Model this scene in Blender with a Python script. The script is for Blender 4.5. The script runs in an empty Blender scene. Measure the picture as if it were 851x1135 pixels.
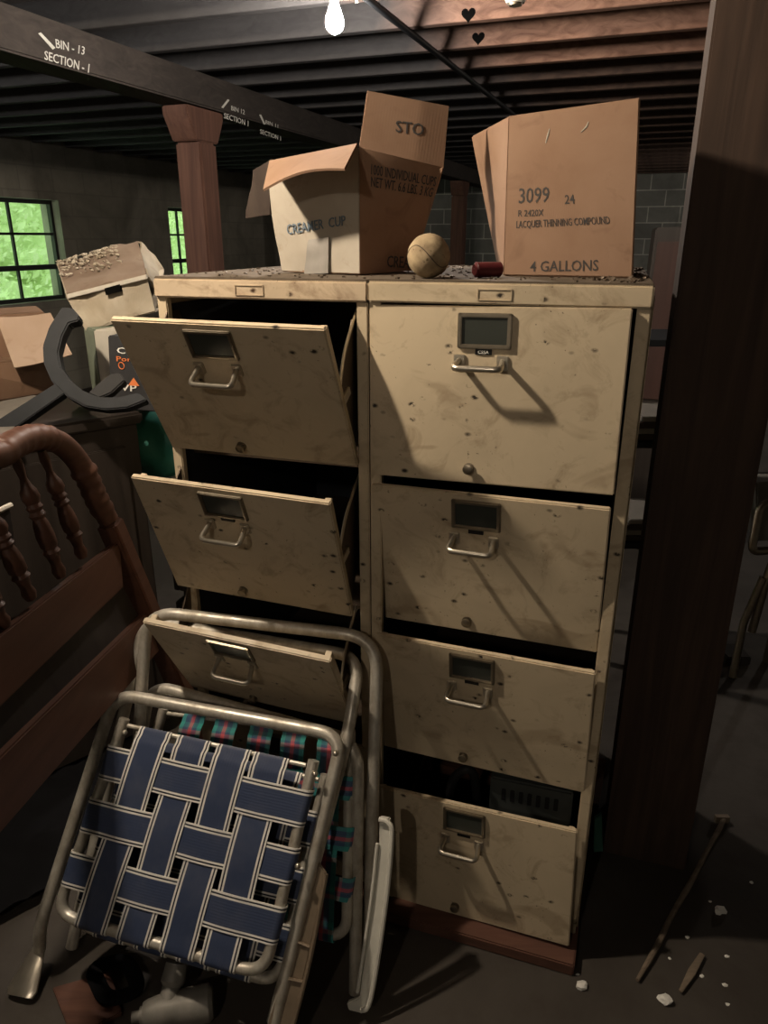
import bpy, bmesh, math, random
from mathutils import Vector as V, Matrix as M4, noise
random.seed(7)
C = bpy.context.scene.collection
SC = bpy.context.scene
PI = math.pi
# ------------------------------------------------------------------ camera
F, PIT, CAMH = 817.03, 0.3557, 1.43
cam = bpy.data.objects.new('camera', bpy.data.cameras.new('camera')); C.objects.link(cam)
cam.location = (0, 0, CAMH); cam.rotation_euler = (PI/2 - PIT, 0, 0)
cam.data.sensor_fit = 'HORIZONTAL'; cam.data.sensor_width = 36; cam.data.lens = 36*F/851
cam.data.clip_start = 0.02
SC.camera = cam
SC.view_settings.view_transform = 'Standard'; SC.view_settings.look = 'None'
SC.view_settings.gamma = 1; SC.view_settings.use_curve_mapping = False
SC.view_settings.exposure = 0.45
try:
    SC.cycles.use_denoising = True
    SC.cycles.max_bounces = 8; SC.cycles.diffuse_bounces = 5
    SC.cycles.sample_clamp_indirect = 4
except Exception: pass
CAM = V((0, 0, CAMH))
def ray(px, py):
    s, c = math.sin(PIT), math.cos(PIT)
    a, b = (px-425.5)/F, (py-567.5)/F
    return V((a, c - b*s, -s - b*c))
def at_h(px, py, h):
    r = ray(px, py); return CAM + r*((h-CAMH)/r.z)
def at_y(px, py, y):
    r = ray(px, py); return CAM + r*(y/r.y)
def on_pl(px, py, O, n):
    r = ray(px, py); return CAM + r*((O-CAM).dot(n)/r.dot(n))
# ------------------------------------------------------------------ materials
MATS = {}
class NT:
    def __init__(s, name, rough=.6, metal=0., spec=.4):
        s.m = bpy.data.materials.new(name); s.m.use_nodes = True
        s.t = s.m.node_tree; s.n = s.t.nodes; s.b = s.n['Principled BSDF']
        s.b.inputs['Roughness'].default_value = rough; s.b.inputs['Metallic'].default_value = metal
        s.b.inputs['Specular IOR Level'].default_value = spec
        tc = s.n.new('ShaderNodeTexCoord'); s.obj = tc.outputs['Object']; s.uv = tc.outputs['UV']
        MATS[name] = s.m
    def lk(s, a, b): s.t.links.new(a, b)
    def mapping(s, vec, scale=(1,1,1), rot=(0,0,0), loc=(0,0,0)):
        m = s.n.new('ShaderNodeMapping'); s.lk(vec, m.inputs[0])
        m.inputs['Scale'].default_value = scale; m.inputs['Rotation'].default_value = rot; m.inputs['Location'].default_value = loc
        return m.outputs[0]
    def noise(s, vec, scale, detail=4, rough=.55, dist=0):
        n = s.n.new('ShaderNodeTexNoise'); s.lk(vec, n.inputs['Vector'])
        n.inputs['Scale'].default_value = scale; n.inputs['Detail'].default_value = detail
        n.inputs['Roughness'].default_value = rough; n.inputs['Distortion'].default_value = dist
        return n.outputs['Fac']
    def ramp(s, fac, stops):
        r = s.n.new('ShaderNodeValToRGB'); s.lk(fac, r.inputs[0]); e = r.color_ramp.elements
        while len(e) < len(stops): e.new(.5)
        for el, (p, c) in zip(e, stops):
            el.position = p; el.color = (c, c, c, 1) if isinstance(c, (int, float)) else (*c, 1)
        return r.outputs[0]
    def mix(s, fac, a, b, mode='MIX'):
        m = s.n.new('ShaderNodeMix'); m.data_type = 'RGBA'; m.blend_type = mode
        for v, i in ((fac, 0), (a, 6), (b, 7)):
            if hasattr(v, 'is_linked'): s.lk(v, m.inputs[i])
            else: m.inputs[i].default_value = v if i == 0 else (*v, 1)
        return m.outputs[2]
    def math(s, op, a, b=0.):
        m = s.n.new('ShaderNodeMath'); m.operation = op
        for v, i in ((a, 0), (b, 1)):
            if hasattr(v, 'is_linked'): s.lk(v, m.inputs[i])
            else: m.inputs[i].default_value = v
        return m.outputs[0]
    def col(s, c):
        if hasattr(c, 'is_linked'): s.lk(c, s.b.inputs['Base Color'])
        else: s.b.inputs['Base Color'].default_value = (*c, 1)
        return s
    def bump(s, h, strength=.3, dist=.01):
        b = s.n.new('ShaderNodeBump'); b.inputs['Strength'].default_value = strength; b.inputs['Distance'].default_value = dist
        s.lk(h, b.inputs['Height']); s.lk(b.outputs[0], s.b.inputs['Normal']); return s
    def rough(s, f): s.lk(f, s.b.inputs['Roughness']); return s
def plain(name, c, rough=.6, metal=0., var=.25, scale=25):
    t = NT(name, rough, metal)
    n = t.noise(t.obj, scale, 5)
    t.col(t.mix(n, tuple(x*(1-var) for x in c), tuple(min(1, x*(1+var)) for x in c)))
    return t.m
# beige enamel, grimy with chips
def paint(name, base, dirt, chip):
    t = NT(name, .42, 0, .35)
    n1 = t.noise(t.obj, 3.2, 6, .6, .6); n2 = t.noise(t.obj, 14, 5, .65, 1.2)
    c = t.mix(t.ramp(n1, [(.38, 0), (.72, .85)]), base, tuple(b*.72 for b in base))
    c = t.mix(t.ramp(n2, [(.52, 0), (.78, .8)]), c, dirt)
    sm = t.noise(t.mapping(t.obj, (5, 5, 11), (0, .5, 0)), 1.3, 3, .5, .8)
    c = t.mix(t.ramp(sm, [(.60, 0), (.68, .45)]), c, dirt)
    # chipped spots, down to dark steel
    vo = t.n.new('ShaderNodeTexVoronoi'); t.lk(t.mapping(t.obj, (1, 1, 1.6), (0, .6, 0)), vo.inputs['Vector']); vo.inputs['Scale'].default_value = 24
    ch = t.ramp(vo.outputs['Distance'], [(.08, 1), (.20, 0)])
    gate = t.ramp(t.noise(t.obj, 6.5, 3), [(.45, 0), (.50, 1)])
    n3 = t.noise(t.obj, 90, 3)
    sp = t.math('MULTIPLY', t.math('MULTIPLY', ch, gate), t.ramp(n3, [(.42, 0), (.50, 1)]))
    c = t.mix(sp, c, chip)
    fine = t.ramp(t.noise(t.obj, 150, 2), [(.70, 0), (.76, .7)])
    c = t.mix(t.math('MULTIPLY', fine, gate), c, chip)
    t.col(c); t.rough(t.ramp(n2, [(.3, .38), (.8, .65)]))
    t.bump(t.math('SUBTRACT', t.noise(t.obj, 9, 2), t.math('MULTIPLY', sp, .6)), .12, .006)
    return t.m
paint('beige_enamel', (.59, .49, .345), (.27, .195, .12), (.022, .016, .012))
paint('beige_rusty', (.57, .46, .33), (.17, .10, .055), (.05, .025, .013))
plain('grimy_top', (.11, .085, .06), .9, 0, .6, 14)
plain('patch_grey', (.25, .235, .215), .85, 0, .3)
plain('soot', (.004, .004, .004), 1)  # flat black painted in for the shade inside holes
MATS['soot'].node_tree.nodes['Principled BSDF'].inputs['Specular IOR Level'].default_value = 0
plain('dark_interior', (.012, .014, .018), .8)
plain('steel_dull', (.30, .26, .20), .38, .9, .3, 60)
plain('pipe_grey', (.22, .21, .19), .55, .25, .4, 30)
plain('steel_pale', (.62, .57, .48), .30, .9, .2, 60)
plain('steel_brown', (.10, .075, .055), .5, .6)
plain('card_dark', (.035, .04, .034), .35, 0, .2)
plain('label_black', (.008, .008, .009), .35)
plain('ink_white', (.8, .8, .76), .6, 0, .1)
plain('ink_dark', (.055, .05, .048), .8, 0, .3, 120)
plain('ink_blue', (.10, .14, .18), .8, 0, .35, 120)
plain('ink_orange', (.75, .22, .07), .6, 0, .1)
plain('stencil_white', (.55, .55, .52), .8, 0, .4, 60)
plain('black_iron', (.015, .017, .020), .55, .1, .4, 30)
MATS['black_iron'].node_tree.nodes['Principled BSDF'].inputs['Specular IOR Level'].default_value = .15
plain('black_rubber', (.012, .012, .013), .7)
plain('porcelain', (.7, .68, .62), .3)
plain('white_chip', (.75, .74, .70), .9, 0, .15, 60)
plain('white_plastic', (.62, .61, .55), .45, 0, .2)
plain('arm_brown', (.22, .17, .12), .42, .3, .3)
plain('tarp_black', (.006, .006, .007), .9)
MATS['tarp_black'].node_tree.nodes['Principled BSDF'].inputs['Specular IOR Level'].default_value = .08
plain('case_grey', (.055, .062, .06), .6)
plain('green_cloth', (.03, .19, .15), .55, 0, .5, 12)
plain('teal_scrap', (.12, .33, .28), .7)
plain('green_card', (.16, .19, .14), .8, 0, .3)
plain('red_shell', (.09, .014, .017), .45, 0, .4, 50)
plain('pink_end', (.42, .10, .11), .6)
plain('paper_dull', (.17, .155, .135), .85, 0, .3)
plain('paper_old', (.50, .47, .41), .85, 0, .25)
plain('window_metal', (.02, .022, .02), .6)
plain('grey_stone', (.20, .19, .17), .9, 0, .3)
def wood(name, dark, light, axis=0, rough=.55, scale=1., grain=.25):
    t = NT(name, rough, 0, .35)
    sc = [14*scale]*3; sc[axis] = .9*scale
    v = t.mapping(t.obj, tuple(sc))
    n = t.noise(v, 1.6, 6, .6, 1.5); k = t.noise(t.obj, 2.5, 3)
    c = t.mix(t.ramp(n, [(.3, 0), (.7, 1)]), dark, light)
    c = t.mix(t.ramp(k, [(.4, 0), (.75, .6)]), c, dark)
    t.col(c); t.bump(n, grain, .004); return t.m
wood('brace_wood', (.045, .034, .03), (.10, .075, .06), 0, .8)
def joist(name, dark, light):
    t = NT(name, .85, 0, .2)
    v = t.mapping(t.obj, (.9, 14, 14)); n = t.noise(v, 1.6, 6, .6, 1.5); k = t.noise(t.obj, 1.1, 3)
    c = t.mix(t.ramp(n, [(.3, 0), (.7, 1)]), dark, light)
    # boards grade to grey-black over the left bay
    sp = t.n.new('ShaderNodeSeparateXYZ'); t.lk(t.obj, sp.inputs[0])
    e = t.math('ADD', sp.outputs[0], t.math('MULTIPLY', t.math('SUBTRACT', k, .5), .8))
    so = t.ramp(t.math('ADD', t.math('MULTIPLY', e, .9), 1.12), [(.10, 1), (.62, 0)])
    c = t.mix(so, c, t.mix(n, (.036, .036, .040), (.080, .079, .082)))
    t.col(c); t.bump(n, .25, .004)
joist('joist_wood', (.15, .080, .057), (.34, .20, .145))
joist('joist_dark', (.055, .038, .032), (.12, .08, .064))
wood('subfloor_wood', (.03, .026, .024), (.075, .06, .05), 1, .85)
wood('beam_wood', (.028, .024, .022), (.058, .048, .043), 1, .85)
wood('post_wood', (.075, .036, .026), (.15, .075, .052), 2, .7)
wood('pillar_wood', (.030, .019, .014), (.072, .044, .031), 2, .8)
wood('maple_red', (.066, .028, .017), (.122, .054, .033), 1, .5, .8, .08)
wood('plank_red', (.07, .032, .022), (.15, .07, .048), 0, .85)
wood('stick_wood', (.10, .075, .055), (.24, .19, .14), 0, .8)
wood('wardrobe_wood', (.035, .016, .013), (.065, .03, .024), 2, .6, .6, .1)
wood('chest_wood', (.018, .014, .012), (.038, .030, .026), 2, .55, .6, .1)
def cardboard(name, a, b, stain):
    t = NT(name, .85, 0, .15)
    w = t.n.new('ShaderNodeTexWave'); t.lk(t.mapping(t.obj, (1, 1, .04), (0, 0, .6)), w.inputs['Vector'])
    w.inputs['Scale'].default_value = 90; w.inputs['Distortion'].default_value = .6
    n = t.noise(t.obj, 7, 6, .6, .4)
    c = t.mix(t.ramp(n, [(.35, 0), (.7, 1)]), a, b)
    c = t.mix(t.ramp(t.noise(t.obj, 16, 4, .6, 1), [(.58, 0), (.75, .6)]), c, stain)
    t.col(c); t.bump(w.outputs['Fac'], .035, .002); return t.m
cardboard('cardboard', (.25, .155, .103), (.30, .195, .135), (.19, .115, .076))
cardboard('cardboard_white', (.33, .295, .245), (.40, .365, .31), (.22, .175, .125))
cardboard('cardboard_brown', (.16, .095, .062), (.21, .135, .09), (.08, .045, .03))
cardboard('cardboard_dark', (.035, .026, .022), (.06, .045, .036), (.02, .015, .012))
cardboard('cardboard_pale', (.34, .25, .185), (.39, .295, .23), (.24, .16, .11))
cardboard('crushed_card', (.29, .245, .18), (.42, .38, .31), (.11, .07, .045))
cardboard('crushed_top', (.16, .115, .085), (.22, .17, .13), (.08, .055, .04))
cardboard('black_card', (.03, .03, .032), (.045, .045, .048), (.02, .02, .02))
t = NT('aluminium', .36, .55, .5)
n = t.noise(t.mapping(t.obj, (1, 1, .5)), 30, 5, .65)
t.col(t.mix(t.ramp(n, [(.35, 0), (.72, 1)]), (.68, .65, .58), (.34, .30, .24))); t.rough(t.ramp(n, [(.3, .3), (.75, .6)]))
def webbing(name, stops, stops2=None):
    t = NT(name, .5, 0, .4)
    sp = t.n.new('ShaderNodeSeparateXYZ'); t.lk(t.uv, sp.inputs[0])
    c = t.ramp(sp.outputs[0], stops)
    for n_ in t.n:
        if n_.type == 'VALTORGB': n_.color_ramp.interpolation = 'CONSTANT'
    if stops2:
        m = t.math('FRACT', t.math('MULTIPLY', sp.outputs[1], 14.))
        c2 = t.ramp(m, stops2); t.n[-1].color_ramp.interpolation = 'CONSTANT'
        c = t.mix(.35, c, c2)
    d = t.noise(t.obj, 20, 4)
    c = t.mix(t.ramp(d, [(.45, 0), (.8, .35)]), c, (.12, .13, .17))
    t.col(c)
    w = t.n.new('ShaderNodeTexWave'); t.lk(t.mapping(t.uv, (1, 60, 1)), w.inputs['Vector']); w.inputs['Scale'].default_value = 4
    t.bump(w.outputs['Fac'], .15, .001); return t.m
NAVY = (.040, .057, .115); WH = (.80, .78, .73); DK = (.012, .015, .03)
webbing('navy_webbing', [(0, WH), (.05, DK), (.09, WH), (.145, NAVY), (.855, WH), (.91, DK), (.95, WH)])
TEAL = (.05, .34, .31); NV = (.05, .10, .19); RED = (.66, .12, .14)
webbing('plaid_webbing', [(0, TEAL), (.17, NV), (.34, (.10, .13, .2)), (.42, RED), (.58, (.10, .13, .2)), (.66, NV), (.80, TEAL)],
        [(0, NV), (.4, TEAL), (.55, NV), (.62, RED), (.75, NV)])
t = NT('concrete_floor', .75, 0, .35)
n = t.noise(t.obj, 1.3, 8, .62, .5); n2 = t.noise(t.obj, 9, 6, .6)
c = t.mix(t.ramp(n, [(.35, 0), (.7, 1)]), (.036, .030, .025), (.085, .074, .063))
c = t.mix(t.ramp(n2, [(.5, 0), (.8, .7)]), c, (.035, .026, .02)); t.col(c); t.bump(n2, .3, .006)
def blocks(name, a, b, mort, bw=.406, bh=.203):
    t = NT(name, .9, 0, .2)
    br = t.n.new('ShaderNodeTexBrick'); t.lk(t.uv, br.inputs['Vector'])
    br.inputs['Scale'].default_value = 1; br.inputs['Brick Width'].default_value = bw; br.inputs['Row Height'].default_value = bh
    br.inputs['Mortar Size'].default_value = .008; br.inputs['Mortar Smooth'].default_value = .3
    br.inputs['Color1'].default_value = (*a, 1); br.inputs['Color2'].default_value = (*b, 1); br.inputs['Mortar'].default_value = (*mort, 1)
    n = t.noise(t.obj, 1.4, 6, .65, .5)
    t.col(t.mix(t.ramp(n, [(.42, 0), (.7, .75)]), br.outputs[0], tuple(x*.45 for x in a))); return t.m
blocks('block_wall', (.17, .175, .165), (.22, .225, .21), (.50, .50, .46))
blocks('plaster_wall', (.26, .245, .205), (.30, .28, .235), (.24, .225, .19))
t = NT('ball_hide', .85)
n = t.noise(t.obj, 40, 6); k = t.noise(t.obj, 120, 3)
c = t.mix(t.ramp(n, [(.35, 0), (.7, 1)]), (.40, .31, .19), (.20, .145, .085)); c = t.mix(t.ramp(k, [(.62, 0), (.7, .8)]), c, (.10, .07, .04))
t.col(c); t.bump(n, .4, .003)
def emit(name, c, s):
    m = bpy.data.materials.new(name); m.use_nodes = True; b = m.node_tree.nodes['Principled BSDF']
    b.inputs['Base Color'].default_value = (0, 0, 0, 1)
    b.inputs['Emission Color'].default_value = (*c, 1); b.inputs['Emission Strength'].default_value = s; MATS[name] = m
emit('bulb_key', (1, .83, .63), 1500)
emit('bulb_far', (1, .88, .76), 900)
emit('bulb_fill', (1, .85, .68), 330)  # emission of the unseen bulb added behind the camera as fill
emit('bulb_bay', (1, .92, .82), 480)  # emission of the unseen bulb added to brighten the left bay
m = bpy.data.materials.new('glass_pane'); m.use_nodes = True; MATS['glass_pane'] = m
nt = m.node_tree; nt.nodes.clear(); o_ = nt.nodes.new('ShaderNodeOutputMaterial'); mx = nt.nodes.new('ShaderNodeMixShader')
tr = nt.nodes.new('ShaderNodeBsdfTransparent'); gl = nt.nodes.new('ShaderNodeBsdfGlossy'); gl.inputs['Roughness'].default_value = .15
tr.inputs[0].default_value = (.86, .95, .86, 1); mx.inputs[0].default_value = .06
nt.links.new(tr.outputs[0], mx.inputs[1]); nt.links.new(gl.outputs[0], mx.inputs[2]); nt.links.new(mx.outputs[0], o_.inputs[0])
t = NT('leaf_green', .6); n = t.noise(t.obj, 3, 3)
t.col(t.mix(n, (.48, .58, .33), (.85, .92, .64))); t.b.inputs['Subsurface Weight'].default_value = 0
# daylight outside
w = bpy.data.worlds.new('daylight'); SC.world = w; w.use_nodes = True
w.node_tree.nodes['Background'].inputs[0].default_value = (.86, 1.0, .80, 1); w.node_tree.nodes['Background'].inputs[1].default_value = 2.0
# ------------------------------------------------------------------ mesh helpers
W = {}
I4 = M4.Identity(4)
def thing(name, label, cat, loc=(0, 0, 0), group=None, rz=0):
    o = bpy.data.objects.new(name, None); C.objects.link(o); o.empty_display_size = .05
    o.location = loc; o.rotation_euler = (0, 0, rz); o['label'] = label; o['category'] = cat
    if group: o['group'] = group
    W[o.name] = M4.Translation(V(loc)) @ M4.Rotation(rz, 4, 'Z'); return o
def obj(name, bm, mat, parent=None, origin=None, smooth=40, label=None):
    """world-space bmesh -> one mesh object"""
    if parent is not None: inv = W[parent.name].inverted()
    elif origin is not None: inv = M4.Translation(-V(origin))
    else: inv = I4
    bm.transform(inv)
    bmesh.ops.recalc_face_normals(bm, faces=bm.faces[:])
    me = bpy.data.meshes.new(name); bm.to_mesh(me); bm.free()
    for m_ in ([mat] if isinstance(mat, str) else mat): me.materials.append(MATS[m_])
    if smooth:
        for p in me.polygons: p.use_smooth = True
        me.set_sharp_from_angle(angle=math.radians(smooth))
    o = bpy.data.objects.new(name, me); C.objects.link(o)
    if parent is not None: o.parent = parent; W[o.name] = W[parent.name]
    else:
        o.location = origin if origin is not None else (0, 0, 0); W[o.name] = M4.Translation(V(o.location))
    if label: o['label'] = label
    return o
def tag(o, label, cat, group=None, kind=None):
    o['label'] = label; o['category'] = cat
    if group: o['group'] = group
    if kind: o['kind'] = kind
    return o
def struct(o): o['kind'] = 'structure'; return o
def nb(): return bmesh.new()
def box(bm, x0, x1, y0, y1, z0, z1, m=I4, bev=0., seg=2):
    b = bmesh.new(); bmesh.ops.create_cube(b, size=1)
    b.transform(M4.Translation(((x0+x1)/2, (y0+y1)/2, (z0+z1)/2)) @ M4.Diagonal((x1-x0, y1-y0, z1-z0, 1)))
    if bev: bmesh.ops.bevel(b, geom=b.edges[:], offset=bev, segments=seg, affect='EDGES')
    b.transform(m); merge(bm, b)
def merge(bm, b):
    mp = {v: bm.verts.new(v.co) for v in b.verts}
    uvs = b.loops.layers.uv.active; uvd = bm.loops.layers.uv.verify() if uvs else None
    for f in b.faces:
        try: g = bm.faces.new([mp[v] for v in f.verts])
        except ValueError: continue
        g.material_index = f.material_index
        if uvs:
            for l, k in zip(g.loops, f.loops): l[uvd].uv = k[uvs].uv
    b.free()
def hexa(bm, q, back, bev=0.):
    """front quad (4 points) pushed by vector(s) back into a solid"""
    if not isinstance(back, (list, tuple)): back = [back]*4
    b = bmesh.new(); a = [b.verts.new(p) for p in q]; c = [b.verts.new(p+k) for p, k in zip(q, back)]
    b.faces.new(a); b.faces.new(c[::-1])
    for i in range(4): b.faces.new([a[i], a[(i+1) % 4], c[(i+1) % 4], c[i]][::-1])
    if bev:
        bmesh.ops.recalc_face_normals(b, faces=b.faces[:]); bmesh.ops.bevel(b, geom=b.edges[:], offset=bev, segments=2, affect='EDGES')
    merge(bm, b)
def prism(bm, pts, vec, bev=0.):
    b = bmesh.new(); a = [b.verts.new(p) for p in pts]; c = [b.verts.new(p+vec) for p in pts]; n = len(pts)
    b.faces.new(a); b.faces.new(c[::-1])
    for i in range(n): b.faces.new([a[i], a[(i+1) % n], c[(i+1) % n], c[i]][::-1])
    bmesh.ops.recalc_face_normals(b, faces=b.faces[:])
    if bev: bmesh.ops.bevel(b, geom=b.edges[:], offset=bev, segments=2, affect='EDGES')
    bmesh.ops.triangulate(b, faces=[f for f in b.faces if len(f.verts) > 4])
    merge(bm, b)
def bil(q, s, t):   # q: TL,TR,BR,BL
    return q[0].lerp(q[1], s).lerp(q[3].lerp(q[2], s), t)
def sheet(bm, q, th=.004, ns=8, nt_=8, fn=None):
    """curved card: bilinear quad with thickness; fn(s,t,p,n)->p"""
    n = (q[1]-q[0]).cross(q[3]-q[0]).normalized()
    b = bmesh.new(); lay = []
    for side in (0, 1):
        g = []
        for j in range(nt_+1):
            row = []
            for i in range(ns+1):
                p = bil(q, i/ns, j/nt_)
                if fn: p = fn(i/ns, j/nt_, p, n)
                row.append(b.verts.new(p + n*(th*(.5-side))))
            g.append(row)
        lay.append(g)
    for side in (0, 1):
        g = lay[side]
        for j in range(nt_):
            for i in range(ns):
                f = [g[j][i], g[j][i+1], g[j+1][i+1], g[j+1][i]]; b.faces.new(f if side else f[::-1])
    a, c = lay
    for i in range(ns):
        b.faces.new([a[0][i], a[0][i+1], c[0][i+1], c[0][i]]); b.faces.new([a[nt_][i], c[nt_][i], c[nt_][i+1], a[nt_][i+1]])
    for j in range(nt_):
        b.faces.new([a[j][0], c[j][0], c[j+1][0], a[j+1][0]]); b.faces.new([a[j][ns], a[j+1][ns], c[j+1][ns], c[j][ns]])
    merge(bm, b)
def fillet(pts, r, n=6, closed=False):
    out = []; N = len(pts)
    for i, p in enumerate(pts):
        if not closed and i in (0, N-1): out.append(p); continue
        a, c = pts[i-1], pts[(i+1) % N]; u = (a-p); w_ = (c-p); rr = min(r, u.length*.48, w_.length*.48)
        s, e = p+u.normalized()*rr, p+w_.normalized()*rr
        for k in range(n+1):
            t_ = k/n; out.append(s*(1-t_)**2 + p*2*t_*(1-t_) + e*t_*t_)
    return out
def smooth_path(pts, n=6):
    out = []; N = len(pts)
    for i in range(N-1):
        p0, p1, p2, p3 = pts[max(i-1, 0)], pts[i], pts[i+1], pts[min(i+2, N-1)]
        for k in range(n):
            t_ = k/n
            out.append(.5*((2*p1)+(p2-p0)*t_+(2*p0-5*p1+4*p2-p3)*t_*t_+(3*p1-p0-3*p2+p3)*t_**3))
    out.append(pts[-1]); return out
def tube(bm, pts, r, seg=12, closed=False, flat=None, cap=True):
    """r: number or list; flat: (axis, factor)"""
    N = len(pts); R = r if isinstance(r, (list, tuple)) else [r]*N
    rings = []; up = None
    for i, p in enumerate(pts):
        if closed: d = pts[(i+1) % N]-pts[i-1]
        else: d = pts[min(i+1, N-1)]-pts[max(i-1, 0)]
        d.normalize()
        if up is None:
            up = d.orthogonal().normalized() if flat is None else (flat[0]-d*flat[0].dot(d)).normalized()
        up = (up-d*up.dot(d)); up.normalize(); sd = d.cross(up)
        rings.append([bm.verts.new(p+(up*math.cos(a)*(flat[1] if flat else 1)+sd*math.sin(a))*R[i]) for a in [2*PI*k/seg for k in range(seg)]])
    for i in range(N if closed else N-1):
        a, c = rings[i], rings[(i+1) % N]
        for k in range(seg): bm.faces.new([a[k], a[(k+1) % seg], c[(k+1) % seg], c[k]])
    if cap and not closed: bm.faces.new(rings[0][::-1]); bm.faces.new(rings[-1])
def lathe(bm, p0, p1, prof, seg=16):
    """prof: (t along p0->p1, radius)"""
    d = (p1-p0); n = d.normalized(); u = n.orthogonal().normalized(); v = n.cross(u); rings = []
    for t_, r in prof:
        rings.append([bm.verts.new(p0+d*t_+(u*math.cos(2*PI*k/seg)+v*math.sin(2*PI*k/seg))*max(r, 1e-4)) for k in range(seg)])
    for a, c in zip(rings, rings[1:]):
        for k in range(seg): bm.faces.new([a[k], a[(k+1) % seg], c[(k+1) % seg], c[k]])
    bm.faces.new(rings[0][::-1]); bm.faces.new(rings[-1])
def ball(bm, c, r, sub=3, sc=(1, 1, 1), fn=None):
    b = bmesh.new(); bmesh.ops.create_icosphere(b, subdivisions=sub, radius=1)
    for v in b.verts:
        k = fn(v.co) if fn else 1
        v.co = V((v.co.x*sc[0], v.co.y*sc[1], v.co.z*sc[2]))*(r*k)+c
    merge(bm, b)
def text_mesh(txt):
    cu = bpy.data.curves.new('txt', 'FONT'); cu.body = txt; cu.align_x = 'LEFT'; cu.offset = .006; cu.resolution_u = 2
    o = bpy.data.objects.new('txt', cu); C.objects.link(o)
    dg = bpy.context.evaluated_depsgraph_get(); dg.update()
    me = bpy.data.meshes.new_from_object(o.evaluated_get(dg)); bpy.data.objects.remove(o)
    b = bmesh.new(); b.from_mesh(me); bpy.data.meshes.remove(me)
    bmesh.ops.subdivide_edges(b, edges=[e for e in b.edges if e.calc_length() > .3], cuts=1)
    return b
def text_on(bm, txt, q, off=.0012, out=None, warp=None):
    """letters stretched over quad q (TL,TR,BR,BL), lifted by off towards out"""
    b = text_mesh(txt); xs = [v.co.x for v in b.verts]; ys = [v.co.y for v in b.verts]
    x0, x1, y0, y1 = min(xs), max(xs), min(ys), max(ys)
    n = (q[1]-q[0]).cross(q[3]-q[0]).normalized()
    if out is None: out = CAM-q[0]
    if n.dot(out) < 0: n = -n
    for v in b.verts: v.co = bil(q, (v.co.x-x0)/(x1-x0), 1-(v.co.y-y0)/(y1-y0))
    for v in b.verts: v.co = (warp(v.co) if warp else v.co) + n*off
    ret = bmesh.ops.extrude_face_region(b, geom=b.faces[:])
    for v in [g for g in ret['geom'] if isinstance(g, bmesh.types.BMVert)]: v.co += n*.0006
    merge(bm, b)
def sub(q, s0, s1, t0, t1): return [bil(q, s0, t0), bil(q, s1, t0), bil(q, s1, t1), bil(q, s0, t1)]
# ------------------------------------------------------------------ the room (grid turned 20 degrees)
TH = math.radians(20)
RM = M4.Rotation(-TH, 4, 'Z')          # room axes: x along joists, y along beam
def rw(x, y, z): return RM @ V((x, y, z))
JL, JR, SN, SF, HC = -5.4, 3.4, -2.6, 11.5, 2.46
bm = nb(); box(bm, JL-.2, JR+.2, SN-.2, SF+.2, -.1, 0, RM); struct(obj('floor', bm, 'concrete_floor'))
bm = nb(); box(bm, JL-.2, JR+.2, SN-.2, SF+.2, HC, HC+.06, RM); struct(obj('ceiling', bm, 'subfloor_wood'))
def wall(name, p0, p1, mat, holes=(), out=None):
    """vertical slab p0->p1 with rectangular holes (a0,a1,z0,z1); out: outward vector; uv in metres"""
    d = (p1-p0); L = d.length; d.normalize(); b = bmesh.new(); uv = b.loops.layers.uv.verify()
    xs = sorted({0, L, *[h[0] for h in holes], *[h[1] for h in holes]}); zs = sorted({0, HC, *[h[2] for h in holes], *[h[3] for h in holes]})
    th = out*.22
    def P(a, z, k): return p0+d*a+V((0, 0, z))+th*k
    def quad(pts, uvs):
        f = b.faces.new([b.verts.new(p) for p in pts])
        for l, u in zip(f.loops, uvs): l[uv].uv = u
    inh = lambda a, z: any(h[0] < a < h[1] and h[2] < z < h[3] for h in holes)
    for xa, xb in zip(xs, xs[1:]):
        for za, zb in zip(zs, zs[1:]):
            if inh((xa+xb)/2, (za+zb)/2): continue
            for k in (0, 1): quad([P(xa, za, k), P(xb, za, k), P(xb, zb, k), P(xa, zb, k)], [(xa, za), (xb, za), (xb, zb), (xa, zb)])
    for a0, a1, z0, z1 in holes:
        for (A, Z), (B, Y) in (((a0, z0), (a1, z0)), ((a1, z0), (a1, z1)), ((a1, z1), (a0, z1)), ((a0, z1), (a0, z0))):
            quad([P(A, Z, 0), P(B, Y, 0), P(B, Y, 1), P(A, Z, 1)], [(0, 0), (.2, 0), (.2, .05), (0, .05)])
    return struct(obj(name, b, mat, smooth=0))
WS = [(4.42, 5.96, .88, 1.76), (7.66, 8.55, .88, 1.76)]     # window spans along the left wall
out_l = RM.to_3x3() @ V((-1, 0, 0))
wall('wall_left', rw(JL, SN, 0), rw(JL, SF, 0), 'plaster_wall', [(a-SN, b-SN, z0, z1) for a, b, z0, z1 in WS], out_l)
wall('wall_back', rw(JL, SF, 0), rw(JR, SF, 0), 'block_wall', (), -out_l.cross(V((0, 0, 1))))
bk = RM.to_3x3() @ V((0, 1, 0))
wall('wall_right', rw(JR, SN, 0), rw(JR, SF, 0), 'block_wall', (), -out_l)
wall('wall_front', rw(JL, SN, 0), rw(JR, SN, 0), 'block_wall', (), -bk)
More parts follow.
